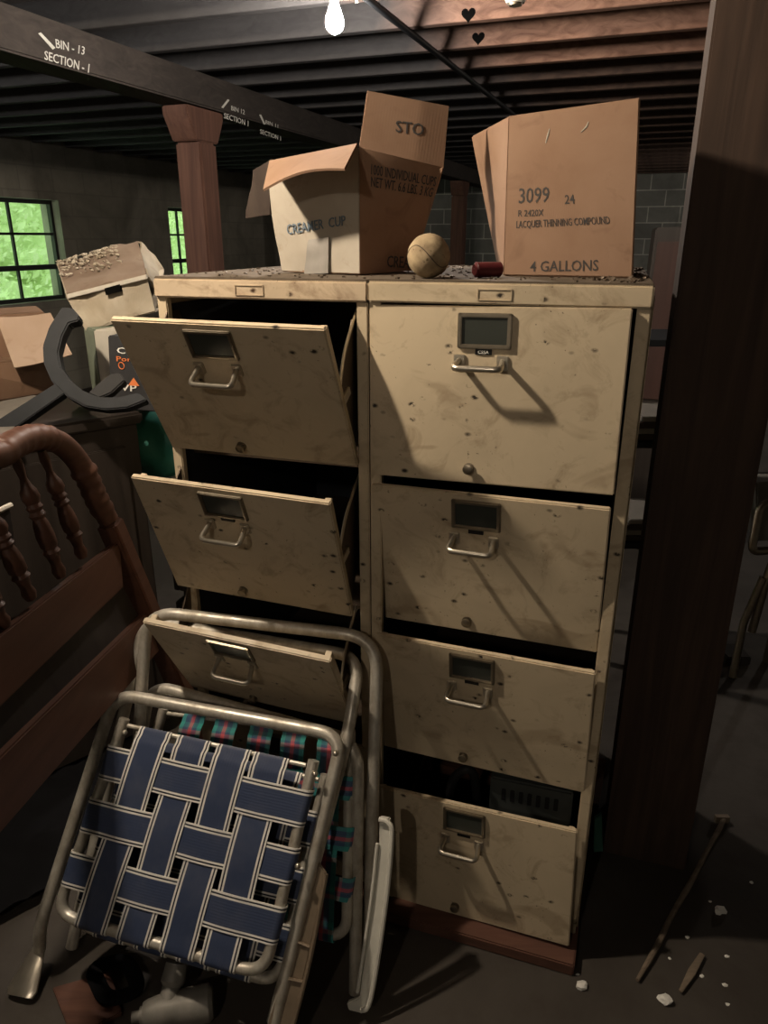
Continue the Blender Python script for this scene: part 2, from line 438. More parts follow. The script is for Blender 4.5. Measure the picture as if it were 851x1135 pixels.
for i, (a, b, z0, z1) in enumerate(WS):
    wd, ht = b-a, z1-z0; bm = nb()
    fx0, fx1 = JL-.12, JL-.08
    box(bm, fx0, fx1, a, b, z0, z0+.035, RM); box(bm, fx0, fx1, a, b, z1-.035, z1, RM)
    box(bm, fx0, fx1, a, a+.03, z0+.03, z1-.03, RM); box(bm, fx0, fx1, b-.03, b, z0+.03, z1-.03, RM)
    for k in (1, 2): box(bm, fx0+.008, fx1-.008, a+wd*k/3-.011, a+wd*k/3+.011, z0, z1, RM)
    box(bm, fx0-.01, fx1+.01, a, b, z0+ht/3-.02, z0+ht/3+.025, RM); box(bm, fx0+.008, fx1-.008, a, b, z0+2*ht/3-.011, z0+2*ht/3+.011, RM)
    wn = struct(obj('window_%d' % (i+1), bm, 'window_metal', origin=rw(JL-.1, (a+b)/2, z0)))
    bm = nb(); box(bm, JL-.104, JL-.10, a+.01, b-.01, z0+.01, z1-.01, RM); obj('pane', bm, 'glass_pane', wn)
# foliage outside the windows
bm = nb()
for k in range(16000):
    y = random.uniform(3.0, 12.5); z = random.uniform(-.2, 3.2); x = JL-1.6-random.random()*1.2
    p = rw(x, y, z); r_ = random.uniform(.025, .075)
    a = V((random.gauss(0, 1), random.gauss(0, 1), random.gauss(0, 1))).normalized(); c = a.orthogonal().normalized()*r_; e = a.cross(c).normalized()*r_*.55
    bm.faces.new([bm.verts.new(p-c), bm.verts.new(p+e), bm.verts.new(p+c), bm.verts.new(p-e)])
for i in range(60):
    for j in range(24):
        def hp_(i_, j_): return rw(JL-3.4+1.2*noise.noise(V((i_*.23, j_*.31, 0)))+.5*noise.noise(V((i_*.7, j_*.7, 4))), 1.0+i_*.22, -.3+j_*.16)
        bm.faces.new([bm.verts.new(hp_(*k)) for k in ((i, j), (i+1, j), (i+1, j+1), (i, j+1))])
tag(obj('foliage', bm, 'leaf_green', smooth=0), 'bright green leaves growing outside the basement windows', 'foliage', None, 'stuff')
# joists
def heart(cx, cz, s):
    pts = []
    for k in range(22):
        a = 2*PI*k/22
        pts.append((cx+s*(16*math.sin(a)**3)/17, cz+s*(13*math.cos(a)-5*math.cos(2*a)-2*math.cos(3*a)-math.cos(4*a))/17))
    return pts
JH = 2.22
ns = 0
s = 3.28-.41*13
while s < SF-.1:
    if s > SN+.1:
        L0, L1 = JL+.02, JR-.02
        bm = nb(); box(bm, L0, L1, s-.022, s+.022, JH, HC, RM, .003, 1)
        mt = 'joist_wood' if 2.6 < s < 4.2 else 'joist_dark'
        o = obj('joist', bm, mt, origin=rw(0, s, JH))
        near = None
        if abs(s-3.28) < .05: near = ('first', 536)
        if abs(s-3.69) < .05: near = ('second', 531)
        lab = 'dark wooden ceiling joist running across the basement'
        if near:
            pl = rw(0, s-.0235, 0); nn = RM.to_3x3() @ V((0, -1, 0))
            c = on_pl(519, 16, pl, nn) if near[0] == 'first' else on_pl(530, 42, pl, nn)
            xx = RM.to_3x3() @ V((1, 0, 0)); bm = nb()
            pts = [c+xx*a+V((0, 0, b)) for a, b in heart(0, 0, .030)]
            prism(bm, pts, nn*-.002); obj('heart_cutout', bm, 'soot', o, label='dark heart-shaped cut-out')  # black plate on the face instead of a real shaded hole
            lab = 'reddish ceiling joist with a heart cut-out nearest the lamp holder' if near[0] == 'first' else 'reddish ceiling joist with a heart cut-out, next one beyond the lamp holder joist'
            tag(o, lab, 'joist')
        else: tag(o, lab, 'joist', 'plain ceiling joists')
    s += .41
# long beam and posts
BX = -2.41
bm = nb(); box(bm, BX-.09, BX+.09, SN+.02, SF-.02, 2.06, 2.215, RM, .008)
beam = tag(obj('wooden_beam', bm, 'beam_wood', origin=rw(BX, 3.7, 2.06)), 'long dark beam with white stencilled section numbers, under the joists', 'beam')
pl = rw(BX+.091, 0, 0); nn = RM.to_3x3() @ V((1, 0, 0))
def btext(lines, name='stencil_lettering'):
    bm = nb()
    for txt, pq in lines:
        q = [on_pl(x, y, pl, nn) for x, y in pq]
        if txt == '/': hexa(bm, [p+nn*.001 for p in q], nn*.001)
        else: text_on(bm, txt, q, .001, nn)
    obj(name, bm, 'stencil_white', beam, smooth=0)
btext([('BIN - 13', [(61, 43), (94, 52), (93, 61), (62, 53)]), ('SECTION - 1', [(49, 56), (99, 71), (98, 81), (49, 66)]), ('/', [(42, 37), (45, 36), (61, 53), (58, 55)])])
btext([('BIN 12', [(256, 117), (271, 122), (271, 127), (256, 122)]), ('SECTION 1', [(248, 125), (275, 134), (275, 140), (248, 131)]), ('/', [(245, 119), (252, 110), (254, 111), (247, 120)])])
btext([('BIN 11', [(294, 133), (308, 138), (308, 142), (294, 137)]), ('SECTION 1', [(288, 143), (311, 151), (311, 156), (288, 148)]), ('/', [(287, 127), (289, 127), (294, 138), (292, 138)])])
for s_, lab in ((3.72, 'reddish brown timber post with flared capital, holding the beam left of the cabinets'), (9.24, 'distant dark timber post glimpsed between the two cardboard boxes on the cabinet')):
    r = thing('timber_post', lab, 'post', rw(BX, s_, 0))
    bm = nb(); box(bm, BX-.078, BX+.078, s_-.078, s_+.078, 0, 1.900, RM, .012); obj('shaft', bm, 'post_wood', r)
    bm = nb(); pts = [(-.20, 2.06), (.20, 2.06), (.20, 2.02), (.12, 1.904), (-.12, 1.904), (-.20, 2.02)]
    prism(bm, [rw(BX-.075, s_+a*.84, z-.004) for a, z in pts], (RM.to_3x3() @ V((.15, 0, 0))), .006); obj('capital', bm, 'post_wood', r)
# near pillar
PY = math.radians(18)
PM = M4.Translation((.543, 1.421, 0)) @ M4.Rotation(-PY, 4, 'Z')
bm = nb(); box(bm, 0, .190, 0, .19, 0, JH-.005, PM, .004)
o = obj('wooden_pillar', bm, 'pillar_wood', origin=(.64, 1.45, 0)); tag(o, 'big square dark timber pillar standing right beside the filing cabinet', 'pillar')
# ------------------------------------------------------------------ filing cabinets
CW, CD, CH = .4546, .70, 1.3357
psR, psL = .2948, .305
WL = .414
PR = V((-.0254, 1.2982, CAMH-.0643-1.3357))
uR = V((math.cos(psR), -math.sin(psR), 0))
nL = V((-math.sin(psL), -math.cos(psL), 0)); uL = V((math.cos(psL), -math.sin(psL), 0))
PLr = PR - uR*.002 + V((-math.sin(psR), -math.cos(psR), 0))*.0005 - V((0, 0, .0010))
MR = M4.Translation(PR) @ M4.Rotation(-psR, 4, 'Z')
ML = M4.Translation(PLr - uL*WL) @ M4.Rotation(-psL, 4, 'Z')
LIFT = PR.z        # top of the plank
def cabinet(M, lab, spec, psi, rusty, Wd):
    r = thing('file_cabinet', lab, 'cabinet', M @ V((Wd/2, 0, 0)), rz=-psi)
    H = CH; t_ = .014
    bm = nb()
    box(bm, 0, t_, .010, CD, 0, H-.012, M, .0015); box(bm, Wd-t_, Wd, .010, CD, 0, H-.012, M, .0015)
    box(bm, t_, Wd-t_, CD-.012, CD, 0, H-.012, M)
    # face frame: posts, header, base
    box(bm, 0, .021, 0, .016, 0, H-.036, M, .002); box(bm, Wd-.021, Wd, 0, .016, 0, H-.036, M, .002)
    box(bm, .0, Wd, 0, .016, 0, .045, M, .002)
    box(bm, Wd-.001, Wd+.004, .02, .055, 0, H-.02, M, .001); box(bm, Wd-.001, Wd+.004, CD-.05, CD-.01, 0, H-.02, M, .001)
    obj('shell', bm, 'beige_enamel', r)
    bm = nb(); box(bm, -.001, Wd+.001, -.006, .02, H-.037, H-.003, M, .003); 
    hx = Wd*.47
    for (a, b, c, d) in ((hx-.028, hx+.028, H-.030, H-.0285), (hx-.028, hx+.028, H-.0135, H-.012), (hx-.028, hx-.0265, H-.030, H-.012), (hx+.0265, hx+.028, H-.030, H-.012)):
        box(bm, a, b, -.0075, -.005, c, d, M)
    obj('header', bm, 'beige_rusty' if rusty else 'beige_enamel', r)
    bm = nb(); box(bm, -.0005, Wd+.0005, -.003, CD+.002, H-.006, H, M, .002); obj('top', bm, 'grimy_top', r, label='dust-blackened top sheet')
    for k in range(1, 4):
        bm = nb(); z = H-.037-.3048*k
        box(bm, t_, Wd-t_, .05, CD-.012, z-.006, z, M); obj('shelf', bm, 'steel_brown', r)
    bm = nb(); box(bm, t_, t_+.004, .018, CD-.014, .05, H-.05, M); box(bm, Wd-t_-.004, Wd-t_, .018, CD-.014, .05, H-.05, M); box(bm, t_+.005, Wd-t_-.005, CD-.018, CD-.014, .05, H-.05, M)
    obj('lining', bm, 'dark_interior', r)  # near-black sheets put the cabinet's inner shade into colour
    for sp_ in spec: drawer(r, M, Wd, *sp_)
    return r
def drawer(root, M, Wd, uc, v0, n_, al, be, ga, du, dv, h, label, tape, stay):
    R3 = M.to_3x3(); u, n, d = R3 @ V((1, 0, 0)), R3 @ V((0, -1, 0)), V((0, 0, -1))
    al, be, ga = map(math.radians, (al, be, ga))
    U = (u+n*ga+d*be).normalized(); D = d*math.cos(al)-n*math.sin(al)-u*be; D = (D-U*U.dot(D)).normalized()
    N = U.cross(D).normalized()
    if N.dot(n) < 0: N = -N
    O = M @ V((uc+du, 0, CH-v0-dv)) + n*n_
    T = M4.Identity(4)
    for i in range(3): T[i][0] = U[i]; T[i][1] = -N[i]; T[i][2] = -D[i]; T[i][3] = O[i]
    w = .425 if Wd > .44 else .392; bm = nb()
    box(bm, -w/2, w/2, 0, .0125, -h, 0, T, .0022)
    for s in (-1, 1): box(bm, s*(w/2-.012)-.006, s*(w/2-.012)+.006, .0115, .026, -h+.01, -.01, T, .001)
    box(bm, -w/2+.01, w/2-.01, .0115, .024, -h+.004, -h+.012, T, .001)
    dr = obj('drawer', bm, 'beige_enamel', root)
    if label: dr['label'] = label
    # card holder
    cx, cz = -.0145, -.039; hw, hh = .0445, .0285; bm = nb()
    for (a, b, c, e) in ((-hw, hw, hh-.007, hh), (-hw, hw, -hh, -hh+.007), (-hw, -hw+.007, -hh, hh), (hw-.007, hw, -hh, hh)):
        box(bm, cx+a, cx+b, -.006, .001, cz+c, cz+e, T, .0015)
    obj('card_holder', bm, 'steel_dull', dr)
    bm = nb(); box(bm, cx-hw+.005, cx+hw-.005, -.0025, .0005, cz-hh+.005, cz+hh-.005, T); obj('card', bm, 'card_dark', dr)
    # handle
    hz = -.090; hx = -.019; bm = nb()
    for s in (-1, 1): box(bm, hx+s*.036-.0095, hx+s*.036+.0095, -.004, .001, hz-.012, hz+.012, T, .0015)
    pts = [V((hx-.036, -.002, hz+.002)), V((hx-.040, -.040, hz-.006)), V((hx+.040, -.040, hz-.006)), V((hx+.036, -.002, hz+.002))]
    pts = [T @ p for p in fillet(pts, .012, 5)]
    tube(bm, pts, .0048, 10, flat=(U.cross(N), 1.15)); obj('handle', bm, 'steel_pale', dr)
    # tape and thumb latch
    if tape is not None:
        bm = nb(); box(bm, -.014-.015, -.014+.013, -.0022, .001, -.0775, -.0675, T, .0006); tp = obj('label_tape', bm, 'label_black', dr)
        if tape:
            bm = nb(); q = [T @ V(p) for p in ((-.024, -.0024, -.0702), (-.006, -.0024, -.0702), (-.006, -.0024, -.0755), (-.024, -.0024, -.0755))]
            text_on(bm, tape, q, .0002, N); obj('tape_lettering', bm, 'ink_white', dr, smooth=0)
    bm = nb(); lathe(bm, T @ V((-.033, .001, -h+.027)), T @ V((-.033, -.013, -h+.027)), [(0, .0095), (.25, .0095), (.3, .006), (.6, .006), (.65, .009), (.9, .009), (1, .0055)], 16)
    obj('thumb_latch', bm, 'steel_dull', dr)
    if stay:
        for s in (-1, 1):
            g = [(.012, -.97*h), (.012, -.50*h), (.055, -.36*h), (.13, -.24*h), (.165, -.30*h), (.165, -.62*h)]
            bm = nb(); prism(bm, [T @ V((s*(w/2-.012), y, z)) for y, z in g], U*.003); obj('side_gusset', bm, 'steel_brown', dr)
    if stay:      # bent metal arm holding the tipped front
        bm = nb(); a = [V((w/2-.010, .013, -h*.49)), V((w/2-.009, .035, -h*.405)), V((w/2-.009, .08, -h*.305)), V((w/2-.009, .16, -h*.235))]
        tube(bm, [T @ p for p in smooth_path(a, 5)], .006, 8, flat=(U, .35))
        box(bm, w/2-.014, w/2-.004, .014, .05, -h*.52-.012, -h*.52+.004, T, .001)
        obj('stay_bracket', bm, 'steel_pale', dr)
v = lambda i: .040+.3048*i
SR = [(.0032+.2125, v(0), .005, -1.5, -.7, 1.5, -.001, -.001, .30, None, 'CSSA', 0),
      (.0032+.2125, v(1), .020, 8.5, -.6, 3.2, 0, .014, .30, 'second drawer front, top tipped forward, streaked with chips', '', 0),
      (.0032+.2125, v(2), .022, 7.2, -.7, 4.0, .006, .021, .298, 'third drawer front, dark blotch near its right edge', '', 0),
      (.0032+.2125, v(3), .024, -1.0, -2.0, 3.4, .006, .082, .298, 'bottom drawer front, dropped low below a dark gap', '', 0)]
SL = [(WL/2, v(0), .150, 29.0, .4, .5, -.008, .025, .30, 'top drawer front tipped wide open', None, 1),
      (WL/2, v(1), .145, 23.1, 1.4, .4, -.010, .004, .30, 'second drawer front tipped open', '', 1),
      (WL/2, v(2), .154, 32.5, 2.9, -.6, -.015, -.002, .30, 'third drawer front tipped open behind the chair tubes', '', 1)]
# the bottom left drawer stays shut behind the chairs
SL.append((WL/2, v(3), .004, 0, 0, 0, 0, .0, .30, None, '', 0))
cabR = cabinet(MR, 'grimy beige four-drawer filing cabinet beside the pillar, drawers nearly shut', SR, psR, False, CW)
cabL = cabinet(ML, 'grimy beige filing cabinet whose drawer fronts hang tipped open', SL, psL, True, WL)
# dust and rubble lying on the cabinet tops is too fine to count
bm = nb()
for k in range(420):
    M = MR if random.random() < .6 else ML
    p = M @ V((random.uniform(.01, .44), random.uniform(.01, .68), CH+.001)); r_ = random.uniform(.0012, .0045)
    ball(bm, p, r_, 1, (1, 1, .6), lambda c: random.uniform(.6, 1.3))
for k in range(90):
    p = MR @ V((random.uniform(.36, .45), random.uniform(.05, .6), CH+.002)); ball(bm, p, random.uniform(.002, .007), 1, (1, 1, .7), lambda c: random.uniform(.5, 1.3))
tag(obj('debris', bm, 'steel_brown', smooth=0), 'dark crumbs and grit scattered over the cabinet tops', 'debris', None, 'stuff')
TOPZ = PR.z+CH
# plank under the cabinets, and its twin behind
for i, (y0, y1, lab) in enumerate(((-.062, .10, 'reddish plank under the front edge of the beige cabinet'), (.45, .65, 'plank under the back of the beige cabinets, mostly hidden'))):
    bm = nb()
    if i == 0: box(bm, .05, .46, y0, y1, 0, LIFT-.0005, M4.Translation((PR.x, PR.y, 0)) @ M4.Rotation(-psR-.03, 4, 'Z'), .003)
    else: box(bm, -.42, .46, y0, y1, 0, LIFT-.0005, M4.Translation((PR.x, PR.y, 0)) @ M4.Rotation(-.37, 4, 'Z'), .003)
    o = obj('plank', bm, 'plank_red', origin=(PR.x+.1, PR.y+y0, 0)); tag(o, lab, 'plank')
bm = nb(); box(bm, .01, .42, -.04, .16, 0, LIFT-.003, ML @ M4.Translation((0, 0, -LIFT)), .003)
tag(obj('plank', bm, 'plank_red', origin=ML @ V((.2, .05, -LIFT))), 'plank under the front of the cabinet behind the lawn chairs', 'plank')
# something grey with slots inside the low drawer gap, and a hose
bm = nb(); M = MR
box(bm, .25, .42, .035, .24, .05, .338, M, .004)
r = thing('grey_appliance', 'grey slotted metal case inside the lowest drawer gap', 'appliance', M @ V((.33, .13, .05)))
obj('case', bm, 'case_grey', r)
bm = nb()
for k in range(7): box(bm, .275+.018*k, .284+.018*k, .0335, .036, .285, .315, M, .001)
obj('vent_slots', bm, 'black_rubber', r)
bm = nb(); tube(bm, smooth_path([M @ V(p) for p in ((.17, .10, .06), (.16, .06, .25), (.185, .05, .325), (.215, .06, .30), (.222, .10, .06))], 8), .010, 10)
tag(obj('hose', bm, 'black_rubber', origin=M @ V((.19, .1, .05))), 'black curved hose inside the lowest drawer gap', 'hose')
# ------------------------------------------------------------------ creamer carton
def P_(px, py, y): return at_y(px, py, y)
def basez(p, z=TOPZ+.003): return V((p.x, p.y, z))
Fb = basez(P_(399, 304, 1.44)); Ft = P_(398, 164, 1.44)
Lb = basez(P_(314, 303, 1.56)); Lt = P_(298, 186, 1.58)
Rb = basez(P_(457, 304, 1.60)); Rt = P_(491, 186, 1.47)
Bb = Lb+(Rb-Fb); Bt = Lt+(Rt-Ft)
box1 = thing('cardboard_carton', 'opened white-faced creamer cup carton with torn flaps on the cabinet', 'carton', (Fb+Bb)/2)
def crump(k, fr):
    return lambda s, t_, p, n: p+n*(noise.noise(p*fr)*k)+n*0
bm = nb(); ql = [Lt, Ft, Fb, Lb]
def lf(s, t_, p, n):
    bulge = math.sin(PI*t_)*(1-s)**2*.010
    k = .005*max(0, t_-.55)*(1-s)
    return p+(Lb-Fb).normalized()*bulge*.8+n*(noise.noise(p*45)*k*2.2)
sheet(bm, ql, .004, 18, 18, lf); obj('printed_panel', bm, 'cardboard_white', box1, label='white panel lettered in faded blue')
q2 = [P_(407, 101, 1.46), P_(497, 118, 1.49), Rt, Ft]
def foldw(p):       # the carton's right margin is creased back
    d = (p-fold_p).dot(fold_e); wgt = min(1, max(0, (p.z-TOPZ-.06)/.12))
    return p+(p-CAM).normalized()*max(0, d)*.12*wgt
fold_e = (P_(497, 118, 1.49)-P_(407, 101, 1.46)).normalized(); fold_p = P_(465, 140, 1.47)
bm = nb(); qr = [Ft, Rt, Rb, Fb]; sheet(bm, qr, .004, 20, 12, lambda s, t_, p, n: foldw(p)); sheet(bm, [Rt, Bt, Bb, Rb], .004, 4, 4); sheet(bm, [Bt, Lt, Lb, Bb], .004, 4, 4); sheet(bm, [Fb, Rb, Bb, Lb], .004, 2, 2)
obj('side_panels', bm, 'cardboard', box1)
bm = nb(); sheet(bm, q2, .004, 20, 6, lambda s, t_, p, n: foldw(p)); obj('flap', bm, 'cardboard', box1, label='tall flap standing upright')
qfl = [P_(299, 179, 1.575), P_(396, 160, 1.44), P_(382, 188, 1.30), P_(292, 211, 1.44)]
bm = nb(); sheet(bm, qfl, .004, 10, 6, lambda s, t_, p, n: p+V((0, 0, .012))*math.sin(PI*s)*t_); obj('flap', bm, 'cardboard', box1, label='tan flap folded out over the white panel')
qd = [P_(281, 189, 1.68), P_(303, 176, 1.60), P_(300, 238, 1.63), P_(273, 242, 1.70)]
bm = nb(); sheet(bm, qd, .004, 5, 6, lambda s, t_, p, n: p+n*noise.noise(p*30)*.006); obj('flap', bm, 'cardboard_dark', box1, label='dark torn flap hanging at the back')  # dark card carries the shade this back flap hangs in
def onq(q, px): # pixel -> nearest bilinear point on q (newton by grid search)
    n = (q[1]-q[0]).cross(q[3]-q[0]); best = None
    for i in range(81):
        for j in range(81):
            p = bil(q, i/80*1.1-.05, j/80*1.1-.05); r_ = p-CAM
            s_, c_ = math.sin(PIT), math.cos(PIT)
            dz = r_.y*c_-r_.z*s_; x = 425.5+F*r_.x/dz; y = 567.5+F*(-r_.y*s_-r_.z*c_)/dz
            e = (x-px[0])**2+(y-px[1])**2
            if best is None or e < best[0]: best = (e, p)
    return best[1]
def tq(bm, txt, q, pix, off=.0035, warp=None): text_on(bm, txt, [onq(q, p) for p in pix], off, None, warp)
def line(root, mat, txt, q, pix, off=.0021, name='lettering'):
    bm = nb(); tq(bm, txt, q, pix, off, foldw if root == box1 else None); obj(name, bm, mat, root, smooth=0)
line(box1, 'ink_blue', 'CREAMER  CUP', ql, [(319, 249), (384, 238), (384, 249), (320, 260)], .0042)
line(box1, 'ink_dark', '1000 INDIVIDUAL CUPS', qr, [(411, 182), (484, 196), (482, 206), (411, 193)])
line(box1, 'ink_dark', 'NET WT. 6.6 LBS. 3 KG', qr, [(411, 195), (480, 208), (478, 218), (411, 206)])
line(box1, 'ink_dark', 'CREAM', qr, [(428, 282), (460, 284), (459, 297), (428, 296)])
line(box1, 'ink_dark', 'STO', q2, [(438, 134), (470, 138), (468, 151), (438, 147)], .0022)
bm = nb(); pq = [onq(ql, p) for p in ((345, 265), (367, 264), (367, 303), (340, 303))]
nn_ = (ql[1]-ql[0]).cross(ql[3]-ql[0]).normalized(); nn_ = nn_ if nn_.dot(CAM-Fb) > 0 else -nn_
sheet(bm, [p+nn_*.007 for p in pq], .002, 6, 8, lambda s, t_, p, n: p+n*noise.noise(p*50)*.003); obj('torn_patch', bm, 'patch_grey', box1, label='grey torn paper patch')
# ------------------------------------------------------------------ thinner carton
TL, TR = P_(565, 130, 1.42), P_(708, 110, 1.31); BR, BL = basez(P_(700, 306, 1.315)), basez(P_(559, 307, 1.40))
LTb, LBb = P_(524, 152, 1.60), basez(P_(553, 304, 1.60))
bR, bRb = TR+(LTb-TL), BR+(LBb-BL)+V((.02, .02, 0))
box2 = thing('cardboard_carton', 'brown four-gallon lacquer thinner carton standing near the pillar on the cabinet', 'carton', (BL+bRb)/2)
q3 = [TL, TR, BR, BL]; q3_n = (TR-TL).cross(BL-TL).normalized(); q3_n = -q3_n if q3_n.dot(CAM-TL) > 0 else q3_n
bm = nb(); sheet(bm, q3, .005, 10, 10, lambda s, t_, p, n: p); obj('front_panel', bm, 'cardboard', box2)
bm = nb(); sheet(bm, [LTb, TL, BL, LBb], .005, 8, 8, lambda s, t_, p, n: p+n*.002*math.sin(PI*s)*(1-t_)); obj('side_panel', bm, 'cardboard', box2)
bm = nb(); sheet(bm, [TR, bR, bRb, BR], .005, 4, 4); sheet(bm, [bR, LTb, LBb, bRb], .005, 4, 4); sheet(bm, [BL, BR, bRb, LBb], .005, 2, 2)
obj('back_panels', bm, 'cardboard', box2)
bm = nb(); mid0, mid1 = LTb.lerp(TL, .5), bR.lerp(TR, .5)
sheet(bm, [mid0, mid1, TR, TL], .004, 4, 4); sheet(bm, [LTb, bR, mid1, mid0], .004, 4, 4); obj('top_flaps', bm, 'cardboard', box2)
for txt_, pix in (('3099', [(575, 208), (609, 206), (608, 225), (575, 227)]), ('24', [(626, 216), (637, 216), (637, 226), (626, 226)]),
                  ('R 2420X', [(575, 232), (602, 231), (602, 240), (575, 241)]), ('LACQUER THINNING COMPOUND', [(573, 245), (676, 240), (676, 250), (573, 255)]),
                  ('4 GALLONS', [(588, 290), (663, 288), (663, 299), (588, 301)])):
    line(box2, 'ink_dark', txt_, q3, pix, .0026)
for pix in (((609, 142), (608, 152), (606, 160)), ((652, 134), (650, 140), (645, 146))):
    bm = nb(); tube(bm, [onq(q3, p)-q3_n*.003 for p in pix], [.0006, .0014, .0006], 6); obj('scuff', bm, 'paper_old', box2)
# ------------------------------------------------------------------ ball and red shell
bc = P_(475, 286, 1.315); bc.z = TOPZ+.036
bm = nb(); ball(bm, bc, .036, 4, fn=lambda c: 1+.025*noise.noise(c*3)-.03*max(0, noise.noise(c*7+V((3, 1, 2)))-.25))
o = thing('old_ball', 'small dirty tan ball on the cabinet between the two cartons', 'ball', (bc.x, bc.y, TOPZ)); obj('hide', bm, 'ball_hide', o)
bm = nb(); pts = []
for k in range(48):
    a = 2*PI*k/48; p = V((math.cos(a)+.35*math.cos(3*a)*0, math.sin(a), .55*math.sin(2*a))).normalized(); pts.append(bc+p*.0358)
tube(bm, pts, .0009, 6, True); obj('seam', bm, 'steel_brown', o)
sa, sb = P_(526, 301, 1.33), P_(555, 300, 1.345); sa.z = sb.z = TOPZ+.0135
o = thing('red_cartridge', 'short dark red cylinder lying between the ball and the thinner carton', 'cylinder', (sa.x, sa.y, TOPZ))
bm = nb(); lathe(bm, sa, sb, [(0, .010), (.04, .0128), (.3, .0125), (.6, .0128), (.95, .0125), (1, .010)], 20); obj('barrel', bm, 'red_shell', o)
bm = nb(); dd = (sa-sb).normalized(); lathe(bm, sa-dd*.0005, sa+dd*.0015, [(0, .0098), (1, .009)], 18); lathe(bm, sa, sa+dd*.003, [(0, .003), (1, .002)], 10); obj('end_cap', bm, 'pink_end', o)
# ------------------------------------------------------------------ folded lawn chairs
AL = 'aluminium'
def uframe(name, root, pts, r=.0125, fil=.05, mat=AL):
    bm = nb(); tube(bm, fillet(pts, fil, 8), r, 14); return obj(name, bm, mat, root)
def strap(bm, pts, wv, uv_len=1.):
    """ribbon through pts; wv = half-width vector(s); small thickness"""
    uv = bm.loops.layers.uv.verify(); N = len(pts); L = 0; rows = []
    wl = wv if isinstance(wv, list) else [wv]*N
    for i, p in enumerate(pts):
        if i: L += (p-pts[i-1]).length
        rows.append((bm.verts.new(p-wl[i]), bm.verts.new(p+wl[i]), L))
    for (a, b, l0), (c, d, l1) in zip(rows, rows[1:]):
        f = bm.faces.new([a, b, d, c])
        for lp, u_ in zip(f.loops, ((0, l0), (1, l0), (1, l1), (0, l1))): lp[uv].uv = u_
def thick(bm, n, th=.0016):
    """double the ribbon so it has two faces"""
    uv = bm.loops.layers.uv.verify(); src = bm.faces[:]
    bmesh.ops.recalc_face_normals(bm, faces=src); bm.normal_update()
    nv = {v: bm.verts.new(v.co - v.normal*th) for v in {v for f in src for v in f.verts}}
    for f in src:
        g = bm.faces.new([nv[v] for v in f.verts][::-1])
        for l, k in zip(g.loops, list(f.loops)[::-1]): l[uv].uv = k[uv].uv
        for l in f.loops:
            if len(l.edge.link_faces) == 1 or all(x is f for x in l.edge.link_faces):
                a, b = l.vert, l.link_loop_next.vert
                h = bm.faces.new([b, a, nv[a], nv[b]])
                src_u = l[uv].uv.x, l.link_loop_next[uv].uv.x
                for q, val in zip(h.loops, (l.link_loop_next[uv].uv, l[uv].uv, l[uv].uv, l.link_loop_next[uv].uv)): q[uv].uv = val
def panel(root, Q, nrm, vs, hs, vw, hw, mat, parity, r=.011, name='seat'):
    """woven webbing on a U frame. Q = TL,TR,BR,BL tube centres; nrm towards viewer; vs/hs strap positions; vw,hw half widths"""
    TLq, TRq, BRq, BLq = Q
    fr = nb(); ext = (TLq-BLq).normalized()*.012; ext2 = (TRq-BRq).normalized()*.012
    tube(fr, fillet([TLq+ext, BLq, BRq, TRq+ext2], .045, 8), r, 14)
    tube(fr, [TLq.lerp(TRq, .03), TLq.lerp(TRq, .97)], .0045, 8)
    f_ = obj(name+'_frame', fr, AL, root)
    wrap = [PI*.5*k/3 for k in range(1, 6)]
    for i, s in enumerate(vs):
        top, bot = bil(Q, s, 0), bil(Q, s, 1); d = (bot-top).normalized(); wv = (bil(Q, s+.01, .5)-bil(Q, s-.01, .5)).normalized()*vw
        pts = [top - nrm*.006 - d*.001, top - d*.006+nrm*.004]
        K = 40
        for k in range(K+1):
            t_ = k/K; lift = .0125
            ph = 0
            for j, ht in enumerate(hs):
                x = (t_-ht)/(hs[1]-hs[0]); 
                if abs(x) < .5: ph = math.cos(PI*x)*(1 if (i+j) % 2 == parity else -1)
            pts.append(bil(Q, s, t_)+nrm*(lift*(.6 if t_ < .05 else 1)+.0022*ph))
        for a in wrap: pts.append(bot + d*math.sin(a)*(r+.002)+nrm*math.cos(a)*(r+.002))
        bm = nb(); strap(bm, pts, wv); thick(bm, nrm); obj('webbing_strap', bm, mat, f_)
    for j, t_ in enumerate(hs):
        a, b = bil(Q, 0, t_), bil(Q, 1, t_); d = (b-a).normalized(); wv = (bil(Q, .5, t_+.01)-bil(Q, .5, t_-.01)).normalized()*hw
        pts = [a - d*math.sin(x)*(r+.002)+nrm*math.cos(x)*(r+.002) for x in wrap[::-1]]
        K = 40
        for k in range(K+1):
            s = k/K; ph = 0
            for i, vv in enumerate(vs):
                x = (s-vv)/(vs[1]-vs[0])
                if abs(x) < .5: ph = math.cos(PI*x)*(-1 if (i+j) % 2 == parity else 1)
            pts.append(bil(Q, s, t_)+nrm*(.0125+.0022*ph))
        pts += [b + d*math.sin(x)*(r+.002)+nrm*math.cos(x)*(r+.002) for x in wrap]
        bm = nb(); strap(bm, pts, wv); thick(bm, nrm); obj('webbing_strap', bm, mat, f_)
    return f_
